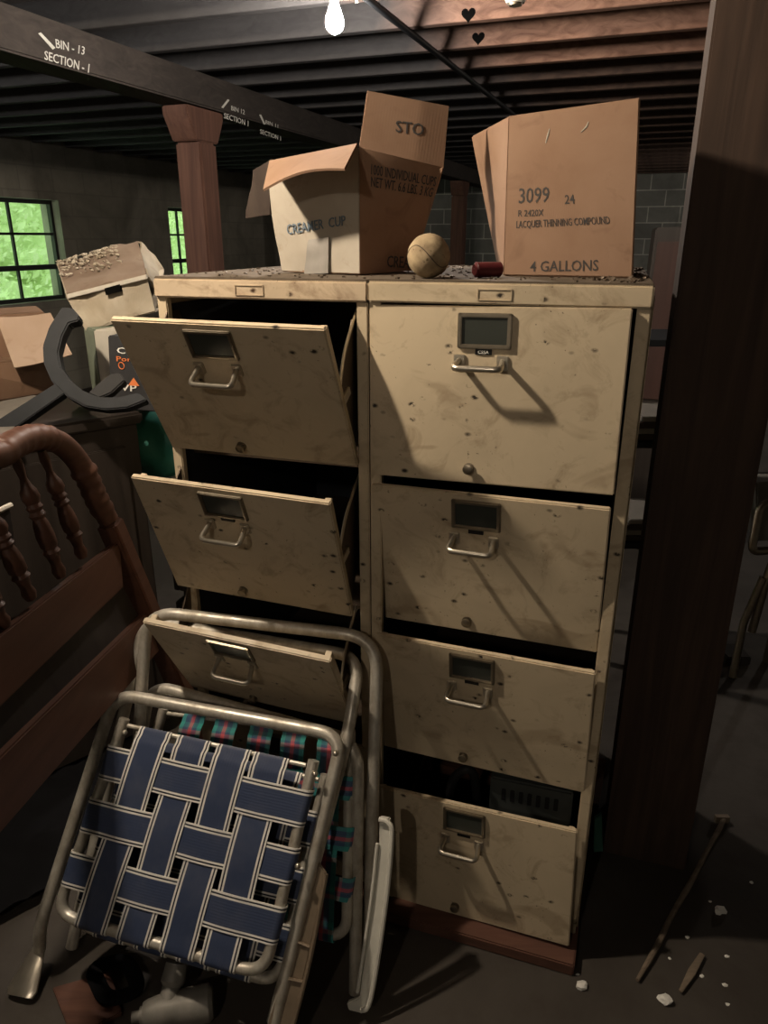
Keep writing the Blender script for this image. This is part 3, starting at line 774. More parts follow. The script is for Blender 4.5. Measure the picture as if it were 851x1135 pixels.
# chair A (navy webbing, in front)
A_TL, A_TR = V((-.559, 1.306, .542)), V((-.078, 1.168, .542))
A_BL, A_BR = V((-.726, 1.05, .03)), V((-.219, .911, .0125))
nA = (A_TR-A_TL).cross(A_BL-A_TL).normalized()
if nA.dot(CAM-A_TL) < 0: nA = -nA
chA = thing('lawn_chair', 'folded aluminium lawn chair with navy and white woven webbing, leaning in front', 'chair', (A_BL+A_BR)/2*1)
chA.location.z = 0; W[chA.name] = M4.Translation(chA.location)
uframe('front_leg_frame', chA, [at_h(44, 1052, .055), A_TL.lerp(A_BL, .80), A_TL, A_TR, A_BR], .0125, .05)
A3L, A3R = V((-.527, 1.44, .64)), V((-.049, 1.29, .64))
bl3 = A_BL + V((.06, .10, .0)); bl3.z = .0125
uframe('rear_leg_frame', chA, [A3L.lerp(bl3, 1), A3L, A3R, A3R.lerp(A_TR - nA*.034, 1.0), (A_BR - nA*.045)+V((.0, .015, .06))], .0125, .05)
O_ = A_TL + nA*.022
pp = lambda x, y, o=0: on_pl(x, y, O_+nA*o, nA)
QA = [pp(136, 803), pp(346, 850), pp(293, 1080), pp(63, 1013)]
panel(chA, QA, nA, [.19, .40, .61, .80], [.20, .48, .76], .0355, .034, 'navy_webbing', 0)
# folded back panel behind the seat panel, a little lower
dn = (QA[3]-QA[0]).normalized()
QB = [p - nA*.045 + dn*.035 + V((.02, 0, 0)) for p in QA]
panel(chA, QB, nA, [.19, .40, .61, .80], [.24, .52, .80], .0355, .034, 'navy_webbing', 1, name='back')
# flattened foot
ft = at_h(25, 1097, .018); bm = nb()
up_ = at_h(45, 1046, .06)
tube(bm, [up_, up_.lerp(ft, .4), ft, ft+(ft-up_).normalized()*.012], [.013, .022, .034, .029], 14, flat=(nA, .32)); obj('foot', bm, 'steel_pale', chA, label='flattened scuffed foot')
# arm of chair A: channel with slots
q = [on_pl(x, y, O_-nA*.03, nA) for x, y in ((352, 955), (362, 968), (322, 1150), (296, 1150))]
bm = nb(); hexa(bm, q, -nA*.006, .002)
e = [q[1], q[1]+(q[2]-q[1])*.5+(q[1]-q[0]).normalized()*.006, q[2]]
tube(bm, smooth_path([p+nA*.004 for p in e], 6), .0045, 8)
tube(bm, [q[0]+nA*.004, q[3]+nA*.004], .0045, 8)
for k in (.45, .66): tube(bm, [q[0].lerp(q[3], k)+nA*.004, q[1].lerp(q[2], k)+nA*.004], .003, 6)
obj('armrest', bm, 'arm_brown', chA, label='brown plastic armrest channel')
bm = nb()
for x, y in ((138, 812), (349, 858), (372, 835), (330, 960)):
    c = pp(x, y, .012); ball(bm, c, .006, 2)
obj('rivets', bm, 'steel_pale', chA)
# chair B (plaid webbing, behind)
B2L, B2R = at_y(166, 758, 1.365), at_y(397, 822, 1.20)
B2bl, B2br = V((-.60, 1.20, .0125)), V((-.058, 1.05, .0125))
B4L, B4R = V((-.496, 1.372, .70)), V((-.012, 1.262, .70))
B4bl, B4br = V((-.56, 1.19, .0125)), V((-.034, 1.075, .0125))
nB = (B2R-B2L).cross(B2bl-B2L).normalized()
if nB.dot(CAM-B2L) < 0: nB = -nB
chB = thing('lawn_chair', 'folded aluminium lawn chair with teal and red plaid webbing, behind the navy one', 'chair', (B2bl+B2br)/2)
chB.location.z = 0; W[chB.name] = M4.Translation(chB.location)
uframe('front_leg_frame', chB, [B2bl, B2L, B2R, B2br], .0125, .06)
uframe('rear_leg_frame', chB, [B4bl, B4L, B4R, B4br], .0125, .07)
Ob = B2L - nB*.004
pb = lambda x, y, o=0: on_pl(x, y, Ob+nB*o, nB)
QC = [pb(180, 790), pb(388, 816), pb(384, 1040), pb(120, 985)]
panel(chB, QC, nB, [.19, .37, .56, .73, .91], [.25, .50, .75], .026, .024, 'plaid_webbing', 0)
# white channel armrest
qa = [pb(x, y, .01) for x, y in ((420, 906), (431, 908), (435, 925), (428, 1005), (412, 1108), (402, 1124), (386, 1120), (384, 1112), (398, 1106), (412, 1000), (420, 935))]
bm = nb(); prism(bm, qa, -nB*.012, .002)
tube(bm, smooth_path([pb(x, y, .016) for x, y in ((420, 908), (430, 912), (434, 928), (427, 1005), (411, 1106), (400, 1120))], 5), .005, 8)
tube(bm, smooth_path([pb(x, y, .014) for x, y in ((418, 935), (411, 1000), (396, 1100))], 5), .0035, 8)
obj('armrest', bm, 'white_plastic', chB, label='white plastic armrest')
bm = nb(); hexa(bm, [pb(x, y, .004) for x, y in ((372, 853), (388, 857), (386, 884), (370, 880))], -nB*.006, .001)
for k in range(4):
    y = 858+6*k; tube(bm, [pb(372, y, .008), pb(387, y+2, .008)], .0025, 6)
ball(bm, pb(380, 857, .012), .007, 2); obj('hinge_plate', bm, 'steel_dull', chB)
# ------------------------------------------------------------------ headboard
HO = V((-.547, 1.56, .592)); hp = V((-.2, -.07, .977)).normalized(); hr = V((.06, .995, .08)); hr = (hr-hp*hr.dot(hp)).normalized()
hn = hr.cross(hp).normalized()
if hn.dot(CAM-HO) < 0: hn = -hn
hb = lambda x, y, o=0: on_pl(x, y, HO, hn)+hn*o
bottom = HO + (hb(167, 690)-hb(121, 575)).normalized()*.62
k0 = (HO.z-.0)/max(1e-6, (HO-bottom).z)*.62
foot = HO+(bottom-HO).normalized()*k0
head = thing('headboard', 'reddish wooden bed headboard with turned spindles, leaning left of the lawn chairs', 'headboard', foot)
def oct_post(bm, a, b, wdt, bev=.006):
    d = (b-a); u = hn; v_ = d.normalized().cross(hn).normalized(); h = wdt/2
    q = [a+u*h+v_*h, a+u*h-v_*h, a-u*h-v_*h, a-u*h+v_*h]; hexa(bm, q, d, bev)
near_p = hb(0, 800)+(hb(0, 740)-hb(125, 650)).normalized()*.30
edge = (hb(0, 740)-hb(125, 650)).normalized()
shift = near_p-hb(160, 690)
pt = hb(121, 578)
bm = nb(); oct_post(bm, pt, foot, .046); obj('post', bm, 'maple_red', head)
bm = nb(); f2 = foot+edge*.98; f2.z = 0.0; oct_post(bm, pt+edge*.98, f2, .046); obj('post', bm, 'maple_red', head)
# turned rail: rises from the post, bends over into the long top rail
top = [hb(x, y) for x, y in ((120, 576), (107, 553), (97, 530), (84, 508), (66, 491), (45, 485), (22, 489), (0, 503))]
tp = smooth_path(top, 8); L = [0]
for a, b in zip(tp, tp[1:]): L.append(L[-1]+(b-a).length)
end = tp[-1]+edge*.50; tp2 = [tp[-1].lerp(end, k/40) for k in range(1, 41)]
rad = []
for i, l in enumerate(L):
    r_ = .0235
    if l < .11: r_ = .0225 + .0035*abs(math.sin(l/.022*PI)) if l > .02 else .022
    elif l < .135: r_ = .024+.004*(1 if .118 < l < .128 else 0)
    elif l > L[-1]*.60: r_ = .024+.003*abs(math.sin(l/.03*PI))
    rad.append(r_)
rad += [.024+.003*abs(math.sin(k/40*.30/.03*PI)) for k in range(1, 41)]
bm = nb(); tube(bm, tp+tp2, rad, 16); obj('top_rail', bm, 'maple_red', head)
SPR = [(0, .010), (.08, .012), (.18, .008), (.24, .013), (.28, .019), (.33, .021), (.38, .015), (.41, .019), (.44, .014), (.47, .019), (.50, .014), (.55, .018), (.64, .021), (.72, .020), (.75, .015), (.78, .020), (.81, .015), (.88, .012), (.94, .016), (1, .011)]
for a, b in (((46, 500), (92, 618)), ((16, 505), (68, 640)), ((-22, 545), (35, 664)), ((-50, 590), (6, 694)), ((-90, 640), (-30, 732)), ((-130, 690), (-66, 765))):
    bm = nb(); lathe(bm, hb(*a), hb(*b), [(t_, r_*.82) for t_, r_ in SPR], 14); obj('spindle', bm, 'maple_red', head)
def rail(name, pix, th=.022):
    q = [hb(*p, th/2) if len(p) == 2 else p[0]+hn*th/2 for p in pix]; bm = nb(); hexa(bm, q, -hn*th, .003); obj(name, bm, 'maple_red', head)
def ext(a, b, k): return (hb(*a)+(hb(*b)-hb(*a)).normalized()*.97,)
rail('upper_rail', [ext((125, 603), (0, 700), 1.45), (128, 601), (132, 652), ext((126, 651), (0, 774), 1.45)])
rail('lower_rail', [ext((154, 683), (0, 833), 1.45), (158, 680), (172, 722), ext((155, 742), (0, 918), 1.45)])
q = [ext((126, 646), (0, 770), 0)[0]-hn*.006, hb(134, 640, -.006), hb(160, 690, -.006), ext((154, 690), (0, 840), 0)[0]-hn*.006]
bm = nb(); hexa(bm, q, -hn*.008); obj('inset_panel', bm, 'chest_wood', head, label='dark recessed panel')
# ------------------------------------------------------------------ chest and the things on it
CA = V((-.65, 1.90, 0)); ce = V((-.73, -.68, 0)).normalized(); cb = V((-.68, .73, 0)).normalized(); CHZ = 1.005
MC = M4(((ce.x, cb.x, 0, CA.x), (ce.y, cb.y, 0, CA.y), (0, 0, 1, 0), (0, 0, 0, 1)))
chest = thing('wooden_chest', 'dark brown wooden chest behind the headboard, piled with boxes', 'chest', CA+ce*.6+cb*.35)
bm = nb(); box(bm, 0, 1.25, 0, .70, .05, CHZ-.03, MC, .004); obj('body', bm, 'chest_wood', chest)
bm = nb(); box(bm, -.012, 1.27, -.015, .71, CHZ-.03, CHZ, MC, .006); obj('top', bm, 'chest_wood', chest)
bm = nb(); box(bm, .04, 1.2, -.008, .001, .16, .50, MC, .003); box(bm, .04, 1.2, -.008, .001, .54, .92, MC, .003); obj('door', bm, 'chest_wood', chest)
bm = nb()
for a in (.05, 1.15):
    for b in (.03, .6): box(bm, a, a+.06, b, b+.06, 0, .052, MC)
obj('feet', bm, 'chest_wood', chest)
def cz(px, py, h=CHZ): return at_h(px, py, h)
# papers
for i, (pix, lab) in enumerate((([(0, 447), (38, 440), (62, 448), (0, 470)], 'grey sheet of old paper lying on the chest, under the others'), ([(0, 452), (30, 446), (48, 455), (0, 486)], 'uppermost grey sheet of paper on the chest beside the iron hook'))):
    q = [cz(x, y, CHZ+.004*(i+1)) for x, y in pix]
    bm = nb(); sheet(bm, q, .0015, 6, 4, lambda s, t_, p, n: p+V((0, 0, .004))*(1+noise.noise(p*8)))
    tag(obj('paper', bm, 'paper_dull', origin=q[1]), lab, 'paper')
# brown tray-like carton and the peach carton on it
q = [at_y(0, 405, 2.02), at_y(52, 398, 2.16), at_y(66, 431, 2.16), at_y(0, 444, 2.02)]
for k in (2, 3): q[k] = V((q[k].x, q[k].y, CHZ+.002))
bx = thing('cardboard_carton', 'low brown carton on the chest below the peach carton', 'carton', q[3]); bm = nb(); back = V((-.25, .20, 0))
hexa(bm, [at_y(-60, 405, 1.9), q[1], q[2], V((at_y(-60, 450, 1.9).x, 1.9, CHZ+.002))], back, .004); obj('body', bm, 'cardboard_brown', bx)
bx = thing('cardboard_carton', 'peach cardboard carton with an angled open flap under the big window', 'carton', at_y(20, 400, 2.15))
bm = nb(); q = [at_y(-40, 352, 2.12), at_y(50, 346, 2.2), at_y(66, 402, 2.2), at_y(-40, 402, 2.12)]; hexa(bm, q, V((-.12, .22, 0)), .004); obj('body', bm, 'cardboard_brown', bx)
bm = nb(); sheet(bm, [at_y(-4, 352, 2.12), at_y(56, 347, 2.17), at_y(80, 393, 2.07), at_y(16, 408, 2.02)], .004, 8, 6, lambda s, t_, p, n: p+n*.006*math.sin(PI*s)); obj('flap', bm, 'cardboard_pale', bx)
# white/green carton, crushed carton on top
g0, g1 = at_y(97, 430, 2.02), at_y(121, 425, 2.02)
z1 = at_y(97, 363, 2.02).z
bx = thing('cardboard_carton', 'upright carton with pale green side, under the crushed carton', 'carton', V((g0.x, g0.y, CHZ)))
gm = at_y(112, 430, 1.97)
q = [V((g0.x, 2.05, z1)), V((gm.x, 1.97, z1)), V((gm.x, 1.97, CHZ+.001)), V((g0.x, 2.05, CHZ+.001))]
bm = nb(); hexa(bm, q, V((.10, .22, 0)), .003); obj('body', bm, 'green_card', bx)
q = [V((gm.x+.001, 1.965, z1)), V((g1.x+.05, 1.99, z1)), V((g1.x+.05, 1.99, CHZ+.001)), V((gm.x+.001, 1.965, CHZ+.001))]
bm = nb(); hexa(bm, q, V((.06, .18, 0)), .003); obj('front_panel', bm, 'paper_old', bx, label='cream front panel')
# black carton with orange print
q = [at_y(119, 372, 1.93), at_y(196, 378, 1.86), at_y(196, 460, 1.86), at_y(121, 438, 1.93)]
q[2] = V((q[2].x, q[2].y, CHZ-.02+.022)); q[3] = V((q[3].x, q[3].y, CHZ+.002))
bx = thing('printed_carton', 'black carton with orange and white print, half behind the open drawer', 'carton', q[3])
bm = nb(); hexa(bm, q, V((.05, .20, 0)), .003); obj('body', bm, 'black_card', bx)
bm = nb(); tq(bm, 'Co', q, [(130, 385), (148, 386), (148, 393), (130, 392)], .002); obj('white_print', bm, 'ink_white', bx, smooth=0)
bm = nb(); tq(bm, 'VP', q, [(134, 426), (152, 427), (152, 434), (134, 433)], .002); obj('white_print', bm, 'ink_white', bx, smooth=0)
bm = nb(); tq(bm, 'Por', q, [(130, 395), (146, 396), (146, 401), (130, 400)], .002)
nq = (q[1]-q[0]).cross(q[3]-q[0]).normalized(); nq = nq if nq.dot(CAM-q[0]) > 0 else -nq
prism(bm, [onq(q, p)+nq*.002 for p in ((149, 418), (143, 427), (155, 428))], nq*.001)
c = onq(q, (135, 405)); uu = (q[1]-q[0]).normalized()
tube(bm, [c+nq*.002+(uu*math.cos(a)+V((0, 0, 1))*math.sin(a))*.0085 for a in [2*PI*k/20 for k in range(20)]], .0012, 6, True)
obj('orange_print', bm, 'ink_orange', bx, smooth=0)
# crushed carton
T0 = z1+.002
bx = thing('crushed_carton', 'crushed dirty white carton covered in flakes, on the stacked cartons by the window', 'carton', at_y(120, 365, 2.1))
def crum(k): return lambda s, t_, p, n: p+n*(noise.noise(p*14)*k+noise.noise(p*40)*k*.4)
top_q = [at_y(64, 293, 2.30), at_y(153, 268, 2.36), at_y(163, 307, 2.10), at_y(75, 328, 2.04)]
fr_q = [at_y(75, 330, 2.05), at_y(163, 308, 2.11), at_y(172, 345, 2.10), at_y(96, 366, 2.03)]
rt_q = [at_y(153, 268, 2.36), at_y(182, 300, 2.35), at_y(178, 342, 2.30), at_y(163, 308, 2.10)]
bm = nb(); sheet(bm, top_q, .006, 14, 10, crum(.012)); obj('top_panel', bm, 'crushed_top', bx)
bm = nb(); sheet(bm, fr_q, .006, 14, 10, crum(.016)); obj('front_panel', bm, 'crushed_card', bx)
bm = nb(); sheet(bm, rt_q, .006, 10, 10, crum(.016)); sheet(bm, [rt_q[1], top_q[0], fr_q[3], fr_q[2]], .005, 6, 6, crum(.01)); sheet(bm, [top_q[0], fr_q[0], fr_q[3], top_q[0].lerp(fr_q[3], .5)], .005, 4, 4)
sheet(bm, [fr_q[3], fr_q[2], rt_q[2], rt_q[2]+V((-.2, .05, 0))], .005, 4, 4); obj('side_panels', bm, 'crushed_card', bx)
bm = nb(); hexa(bm, [p+V((0, -.008, 0)) for p in (at_y(75, 326, 2.04), at_y(163, 304, 2.10), at_y(164, 309, 2.10), at_y(76, 331, 2.04))], V((0, .01, 0)), .001); obj('pale_edge', bm, 'paper_old', bx)
bm = nb(); hexa(bm, [onq(fr_q, p)+V((0, -.022, .004)) for p in ((119, 321), (136, 316), (137, 324), (121, 328))], V((0, .02, 0))); obj('hand_hole', bm, 'soot', bx)  # black patch painted for the dark of the hand hole
bm = nb()
for k in range(170):
    s, t_ = random.uniform(0, .75), random.random()**2*.6
    p = bil(top_q, s, t_)+V((0, -.004, .008)); ball(bm, p, random.uniform(.002, .009), 1, (1, 1, .6), lambda c: random.uniform(.5, 1.3))
tag(obj('debris', bm, 'crushed_card', smooth=0), 'fallen plaster flakes heaped on the crushed carton', 'debris', None, 'stuff')
# iron hook / yoke
HK = at_y(100, 440, 1.74); hkn = V((.08, -.86, .5)).normalized()
hk = lambda x, y: on_pl(x, y, HK, hkn)
outer = [(68, 340), (80, 341), (88, 350), (87, 355), (76, 358), (69, 372), (64.5, 390), (67.5, 407), (77.5, 421), (92, 433), (110, 440), (131, 440), (153, 435), (163, 443), (141, 452), (117, 454), (94, 450.5), (75, 440), (57, 423), (48, 402), (47, 383), (54, 362)]
hook = thing('iron_hook', 'black curved iron hook with a long bar, resting on the chest', 'hook', hk(95, 452))
bm = nb(); prism(bm, [hk(*p) for p in outer], -hkn*.035, .003); obj('curved_jaw', bm, 'black_iron', hook)
bm = nb(); hexa(bm, [hk(*p)+hkn*.006 for p in ((62, 426), (72, 437), (-14, 497), (-14, 474))], -hkn*.03, .002); obj('bar', bm, 'black_iron', hook)
bm = nb(); prism(bm, [hk(*p)-hkn*.01 for p in ((96, 434), (104, 426), (120, 413), (131, 411), (137, 420), (122, 434), (108, 440))], -hkn*.03, .003); obj('catch', bm, 'black_rubber', hook)
# crate with green bag behind the chest's corner
cr0 = V((-.63, 2.10, 0)); mcr = M4.Translation(cr0) @ M4.Rotation(-psL, 4, 'Z')
crate = thing('wooden_crate', 'dark slatted crate under the green bag, between chest and cabinet', 'crate', cr0+V((.0, .2, 0)))
bm = nb()
for z in (.04, .21, .38, .55): box(bm, -.02, .20, 0, .02, z, z+.13, mcr, .003)
for z in (.04, .21, .38, .55): box(bm, -.04, -.02, 0, .36, z, z+.13, mcr, .003)
obj('slats', bm, 'beam_wood', crate)
bm = nb()
for a in (-.02, .17): box(bm, a, a+.03, .02, .05, 0, .72, mcr, .002)
for a in (-.02, .17): box(bm, a, a+.03, .33, .36, 0, .72, mcr, .002)
obj('corner_posts', bm, 'beam_wood', crate)
bm = nb(); box(bm, -.04, .20, -.01, .36, .72, .74, mcr, .003); obj('top_board', bm, 'paper_old', crate, label='grey top board')
bm = nb(); bc_ = at_y(178, 482, 2.22); bc_.z = .85; ball(bm, bc_, .125, 4, (1, 1, .95), lambda c: 1+.16*noise.noise(c*1.8)+.05*noise.noise(c*5))
for v_ in bm.verts: v_.co.z = max(v_.co.z, .742)
tag(obj('green_bag', bm, 'green_cloth', origin=(bc_.x, bc_.y, .742)), 'crumpled dark green plastic bag behind the open top drawer', 'bag')
# grey board with a pale edge behind the spindles
q = [hb(-8, 585, -.09), hb(58, 552, -.09), hb(70, 600, -.10), hb(-8, 660, -.10)]
bm = nb(); hexa(bm, q, -hn*.02, .002); bb = thing('grey_board', 'dark board with pale worn edge behind the headboard spindles', 'board', q[3]); obj('board', bm, 'chest_wood', bb)
bm = nb(); tube(bm, smooth_path([q[0]+hn*.002, q[0].lerp(q[1], .35)+V((0, 0, .004)), q[0].lerp(q[1], .7), q[1]+hn*.002], 5), .006, 8); obj('worn_edge', bm, 'paper_old', bb)
# ------------------------------------------------------------------ ceiling fittings
def bulb(name, label, p, mat, drop=.06, socket='porcelain'):
    r = thing(name, label, 'light bulb', p)
    bm = nb(); lathe(bm, p+V((0, 0, .0)), p+V((0, 0, -.055)), [(0, .016), (.2, .018), (.6, .018), (.8, .015), (1, .013)], 16); obj('socket', bm, socket, r)
    bm = nb(); q = p+V((0, 0, -.050)); lathe(bm, q, q+V((0, 0, -.105)), [(0, .012), (.2, .014), (.38, .021), (.55, .028), (.7, .030), (.84, .027), (.94, .017), (1, .004)], 20); obj('glass_bulb', bm, mat, r)
    return r
bp = at_y(370, -16, 2.80)
bulb('light_bulb', 'bare glowing bulb hanging from the ceiling at the picture\'s top', bp+V((0, 0, .02)), 'bulb_far')
bm = nb(); tube(bm, smooth_path([bp+V((0, 0, .015)), bp+V((.02, .02, .05)), bp+V((.06, .02, .055)), at_y(396, 3, 2.86)], 6), .005, 8)
tag(obj('bulb_cable', bm, 'steel_pale', origin=bp), 'short pale cable joining the lit bulb to the conduit', 'cable')
# conduit along the beam direction
c0 = at_y(396, 2, 2.86); c0.z = JH-.03; c1 = c0+(RM.to_3x3() @ V((0, 1, 0)))*5.2
cm = c0-(RM.to_3x3() @ V((0, 1, 0)))*2.0
bm = nb(); tube(bm, [cm, c0, c1], .013, 10)
tag(obj('conduit_pipe', bm, 'black_iron', origin=c0), 'thin dark conduit pipe running away beneath the joists', 'pipe')
xl = (RM.inverted() @ c0).x
for k in range(8):      # diagonal bridging between joists
    s0 = 3.28+.41*k
    if s0 < 2.6: continue
    bm = nb(); a, b = rw(xl+.02, s0+.024, JH+.02), rw(xl+.02, s0+.41-.024, HC-.02); d = (b-a).normalized(); sx = RM.to_3x3() @ V((.02, 0, 0)); up_ = d.cross(sx).normalized()*.018
    hexa(bm, [a-sx-up_, a+sx-up_, a+sx+up_, a-sx+up_], b-a)
    tag(obj('bridging_brace', bm, 'brace_wood', origin=a), 'short diagonal wooden brace between two ceiling joists', 'brace', 'diagonal bridging braces')
lp = on_pl(571, 5, rw(0, 2.87, 0), RM.to_3x3() @ V((0, -1, 0))); lp.z = JH-.001
lh = thing('lamp_holder', 'white porcelain lamp holder without a bulb on the ceiling joist', 'lamp holder', lp)
bm = nb(); lathe(bm, lp, lp+V((0, 0, -.055)), [(0, .055), (.25, .055), (.5, .042), (.8, .036), (1, .03)], 20); obj('body', bm, 'porcelain', lh)
bm = nb(); lathe(bm, lp+V((0, 0, -.054)), lp+V((0, 0, -.062)), [(0, .024), (1, .022)], 16); obj('socket_ring', bm, 'steel_dull', lh)
# bulb lighting the cabinets from above the picture, then three added unseen fills
KEY = V((-.84, 1.10, 2.205))
bulb('light_bulb', 'bare lit bulb above the headboard, lighting the cabinets', KEY, 'bulb_key')
bulb('light_bulb', 'bare lit bulb over the left bay near the big window', rw(-3.9, 2.1, 2.20), 'bulb_bay')
bulb('light_bulb', 'bare lit bulb in the far right bay before the block wall', rw(2.3, 8.0, 2.20), 'bulb_far')
bulb('light_bulb', 'bare lit bulb on the ceiling behind the viewer', V((-.75, -1.1, 2.205)), 'bulb_fill')
# ------------------------------------------------------------------ background bits at right
def bslab(pix, y, name, lab, cat, mat, th=.03):
    q = [at_y(a, b, y) for a, b in pix]; bm = nb(); hexa(bm, q, V((.05*th, th, 0)), .003)
    o = obj(name, bm, mat, origin=q[3]); return tag(o, lab, cat)
bd = [at_y(727, 252, 3.4), at_y(800, 250, 3.3), at_y(800, 900, 3.3), at_y(700, 900, 3.4)]
bd[2].z = bd[3].z = 0; bd[3].x = bd[0].x-.04; bd[2].x = bd[1].x; bd[3].y, bd[2].y = 3.36, 3.26
wr = thing('wardrobe', 'dark reddish wardrobe far behind the filing cabinet, before the block wall', 'wardrobe', bd[3])
bm = nb(); hexa(bm, bd, V((.12, .40, 0)), .006); obj('body', bm, 'chest_wood', wr)
bm = nb(); qd2 = [p+V((-.002, -.006, 0)) for p in (bil(bd, .06, .04), bil(bd, .94, .04), bil(bd, .94, .5), bil(bd, .06, .5))]; hexa(bm, qd2, V((.001, .008, 0)), .002); obj('door', bm, 'wardrobe_wood', wr)
sh = thing('metal_shelf', 'dark shelf with papers glimpsed between cabinet and pillar', 'shelf', (.95, 2.35, 0))
bm = nb()
for x in (.78, 1.12):
    for y in (2.3, 2.55): box(bm, x-.012, x+.012, y-.012, y+.012, 0, 1.15)
obj('uprights', bm, 'black_iron', sh)
for z in (.45, .80, 1.12):
    bm = nb(); box(bm, .76, 1.14, 2.28, 2.57, z, z+.02, I4, .002); obj('tray', bm, 'black_iron', sh)
for i, z in enumerate((.47, .82)):
    for k in range(4):
        bm = nb(); box(bm, .79+.01*k, 1.06-.006*k, 2.30, 2.52, z+.02*k+.001, z+.02*k+.0185, M4.Translation((0, 0, 0)), .003)
        tag(obj('paper_bundle', bm, 'paper_dull' if k % 2 else 'cardboard_dark', origin=(.92, 2.4, z+.02*k)), 'old paper bundle stacked on the dark shelf behind the cabinet', 'paper', 'paper bundles on the dark shelf')
# tubular frame beyond the pillar at the picture's right
fr_ = thing('metal_trolley', 'grey tubular metal frame standing right of the pillar', 'trolley', at_h(850, 700, 0))
bm = nb(); tube(bm, fillet([at_y(833, 700, 2.25), at_y(850, 640, 2.25), at_y(880, 560, 2.3)], .03), .014, 10); tube(bm, fillet([at_y(900, 605, 2.2), at_y(832, 612, 2.2), at_y(842, 560, 2.25), at_y(900, 545, 2.25)], .03), .014, 10)
l0 = at_y(824, 690, 2.25); l1 = V((l0.x-.03, 2.2, 0)); tube(bm, [at_y(846, 640, 2.25), l0, l1], .013, 10); l2 = at_y(880, 600, 2.25); tube(bm, [l2, V((l2.x+.02, 2.3, 0))], .013, 10)
obj('frame', bm, 'steel_dull', fr_)
bm = nb(); hexa(bm, [at_y(838, 535, 2.4), at_y(930, 530, 2.4), at_y(930, 600, 2.4), at_y(838, 600, 2.4)], V((.02, .12, 0)), .006); obj('tray', bm, 'grey_stone', fr_)
p = at_h(815, 730, 0); bm = nb(); box(bm, -.055, .03, -.05, .05, 0, .035, M4.Translation(p), .004); tag(obj('wood_block', bm, 'beam_wood', origin=p), 'small dark block on the floor beside the pillar', 'block')
# ------------------------------------------------------------------ floor litter
a, b = at_h(803, 907, .012), at_h(707, 1086, .008); st = [a.lerp(b, k/10)+V((.0015*math.sin(k*1.7), .001*math.cos(k), 0)) for k in range(11)]
bm = nb(); tube(bm, st, [.0062+.0015*noise.noise(V((k*.7, 0, 0))) for k in range(10)]+[.004], 8); box(bm, a.x-.025, a.x+.01, a.y-.006, a.y+.006, .001, .02)
tag(obj('wooden_stick', bm, 'stick_wood', origin=b), 'long thin wooden stick lying on the floor before the pillar', 'stick')
a, b = at_h(778, 1058, .008), at_h(754, 1099, .008); bm = nb(); tube(bm, [a, a.lerp(b, .5), b], [.006, .009, .004], 6, flat=(V((0, 0, 1)), .6)); tag(obj('wood_splinter', bm, 'stick_wood', origin=b), 'short pale wood splinter on the floor near the long stick', 'splinter')
for px, py, r_, lab in ((645, 1092, .011, 'white plaster chip on the floor below the lowest drawer'), (737, 1108, .013, 'largest white plaster chip, below the splinter'), (798, 1009, .012, 'longish white plaster chip right of the stick')):
    c = at_h(px, py, r_*.5); bm = nb(); ball(bm, c, r_, 2, (1.1, .9, .6), lambda q_: 1+.5*noise.noise(q_*2.2+V((px, 0, 0)))); tag(obj('plaster_chip', bm, 'white_chip', origin=(c.x, c.y, 0), smooth=20), lab, 'chip')
for px, py in ((787, 999), (762, 1039), (805, 1060), (778, 1082), (803, 1092), (806, 1113), (833, 978), (640, 1080), (742, 1062)):
    c = at_h(px, py, .002); bm = nb(); ball(bm, c, random.uniform(.003, .005), 1, (1.3, 1, .5), lambda q_: random.uniform(.6, 1.3)); tag(obj('plaster_chip', bm, 'white_chip', origin=(c.x, c.y, 0), smooth=20), 'tiny white plaster crumb on the floor right of the cabinet', 'chip', 'tiny plaster crumbs')
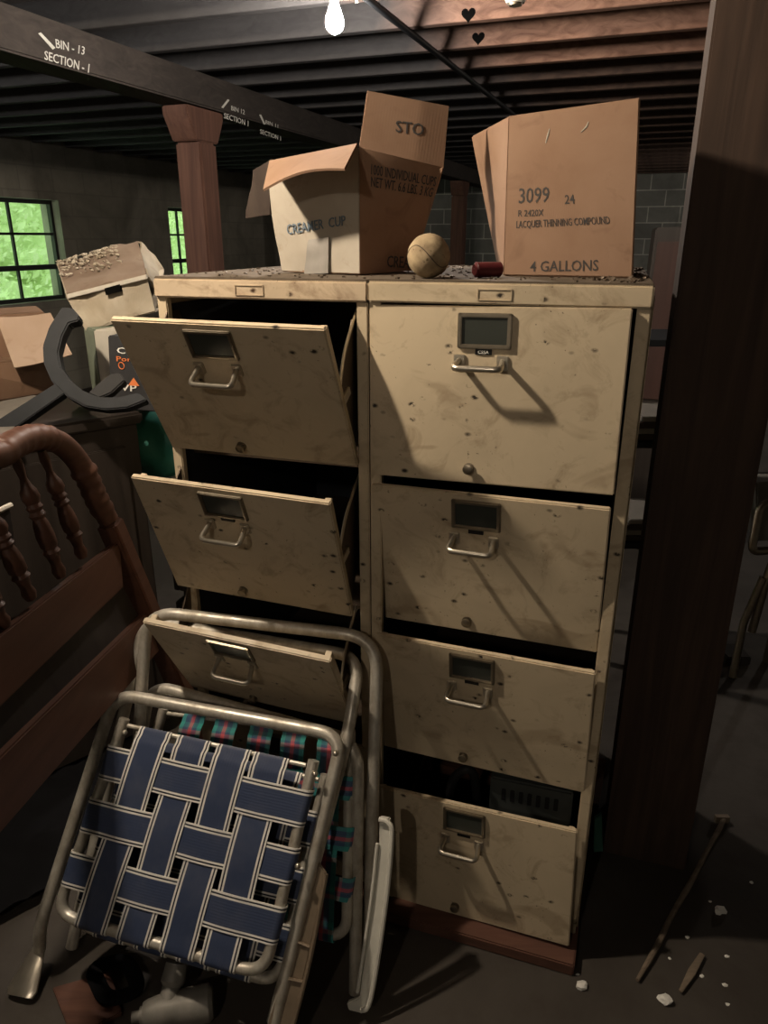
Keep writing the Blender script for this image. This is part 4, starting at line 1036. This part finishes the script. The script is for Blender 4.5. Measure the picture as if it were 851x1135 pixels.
c = at_h(664, 940, 0); bm = nb(); q = [at_y(659, 908, c.y), at_y(667, 903, c.y), at_h(668, 944, .001), at_h(658, 945, .001)]; hexa(bm, q, V((.002, .012, 0)), .001); tag(obj('teal_scrap', bm, 'teal_scrap', origin=c), 'little teal card scrap between cabinet foot and pillar', 'scrap')
# brown board, pipe fitting, hose ring under the chair
q = [at_h(x, y, .012) for x, y in ((58, 1094), (122, 1076), (135, 1122), (80, 1150))]; bm = nb(); hexa(bm, q, V((0, 0, -.011)), .002); tag(obj('brown_board', bm, 'plank_red', origin=q[0]), 'brown board lying on the floor under the navy chair', 'board')
pa, pb2 = at_h(146, 1128, .035), at_h(236, 1110, .035)
pf = thing('pipe_fitting', 'grimy metal pipe fitting on the floor under the navy chair', 'pipe fitting', V((pa.x, pa.y, 0)))
bm = nb(); lathe(bm, pa, pb2, [(0, .010), (.10, .010), (.101, .016), (.14, .016), (.141, .022), (.2, .026), (.35, .03), (.5, .026), (.62, .032), (.95, .034), (1, .028)], 16); obj('body', bm, 'pipe_grey', pf)
m0 = pa.lerp(pb2, .42); bm = nb(); lathe(bm, m0, m0+V((.01, .06, .05)), [(0, .022), (.5, .018), (.6, .024), (1, .022)], 14); obj('branch', bm, 'pipe_grey', pf)
cc = [at_h(x, y, .020) for x, y in ((100, 1072), (140, 1062), (156, 1098), (118, 1110))]
bm = nb(); loop = fillet(cc, .03, 6, True); tube(bm, loop, .016, 10, True, flat=(V((0, 0, 1)), .35))
tag(obj('black_bracket', bm, 'tarp_black', origin=(cc[0].x, cc[0].y, 0)), 'flat black bracket with a slot on the brown board under the chair', 'bracket')

# crumpled dark sheet added to blacken the floor under the headboard
g = [at_h(-60, 850, .02), at_h(165, 835, .02), at_h(62, 985, .02), at_h(-60, 1050, .02)]
bm = nb(); sheet(bm, g, .003, 26, 26, lambda s, t_, p, n: p+V((0, 0, .012+.05*abs(noise.noise(p*7))*math.sin(PI*s)*math.sin(PI*t_)+.02*abs(noise.noise(p*18)))))
tag(obj('black_tarp', bm, 'tarp_black', origin=g[1]), 'crumpled black plastic sheet on the floor below the headboard', 'tarp')
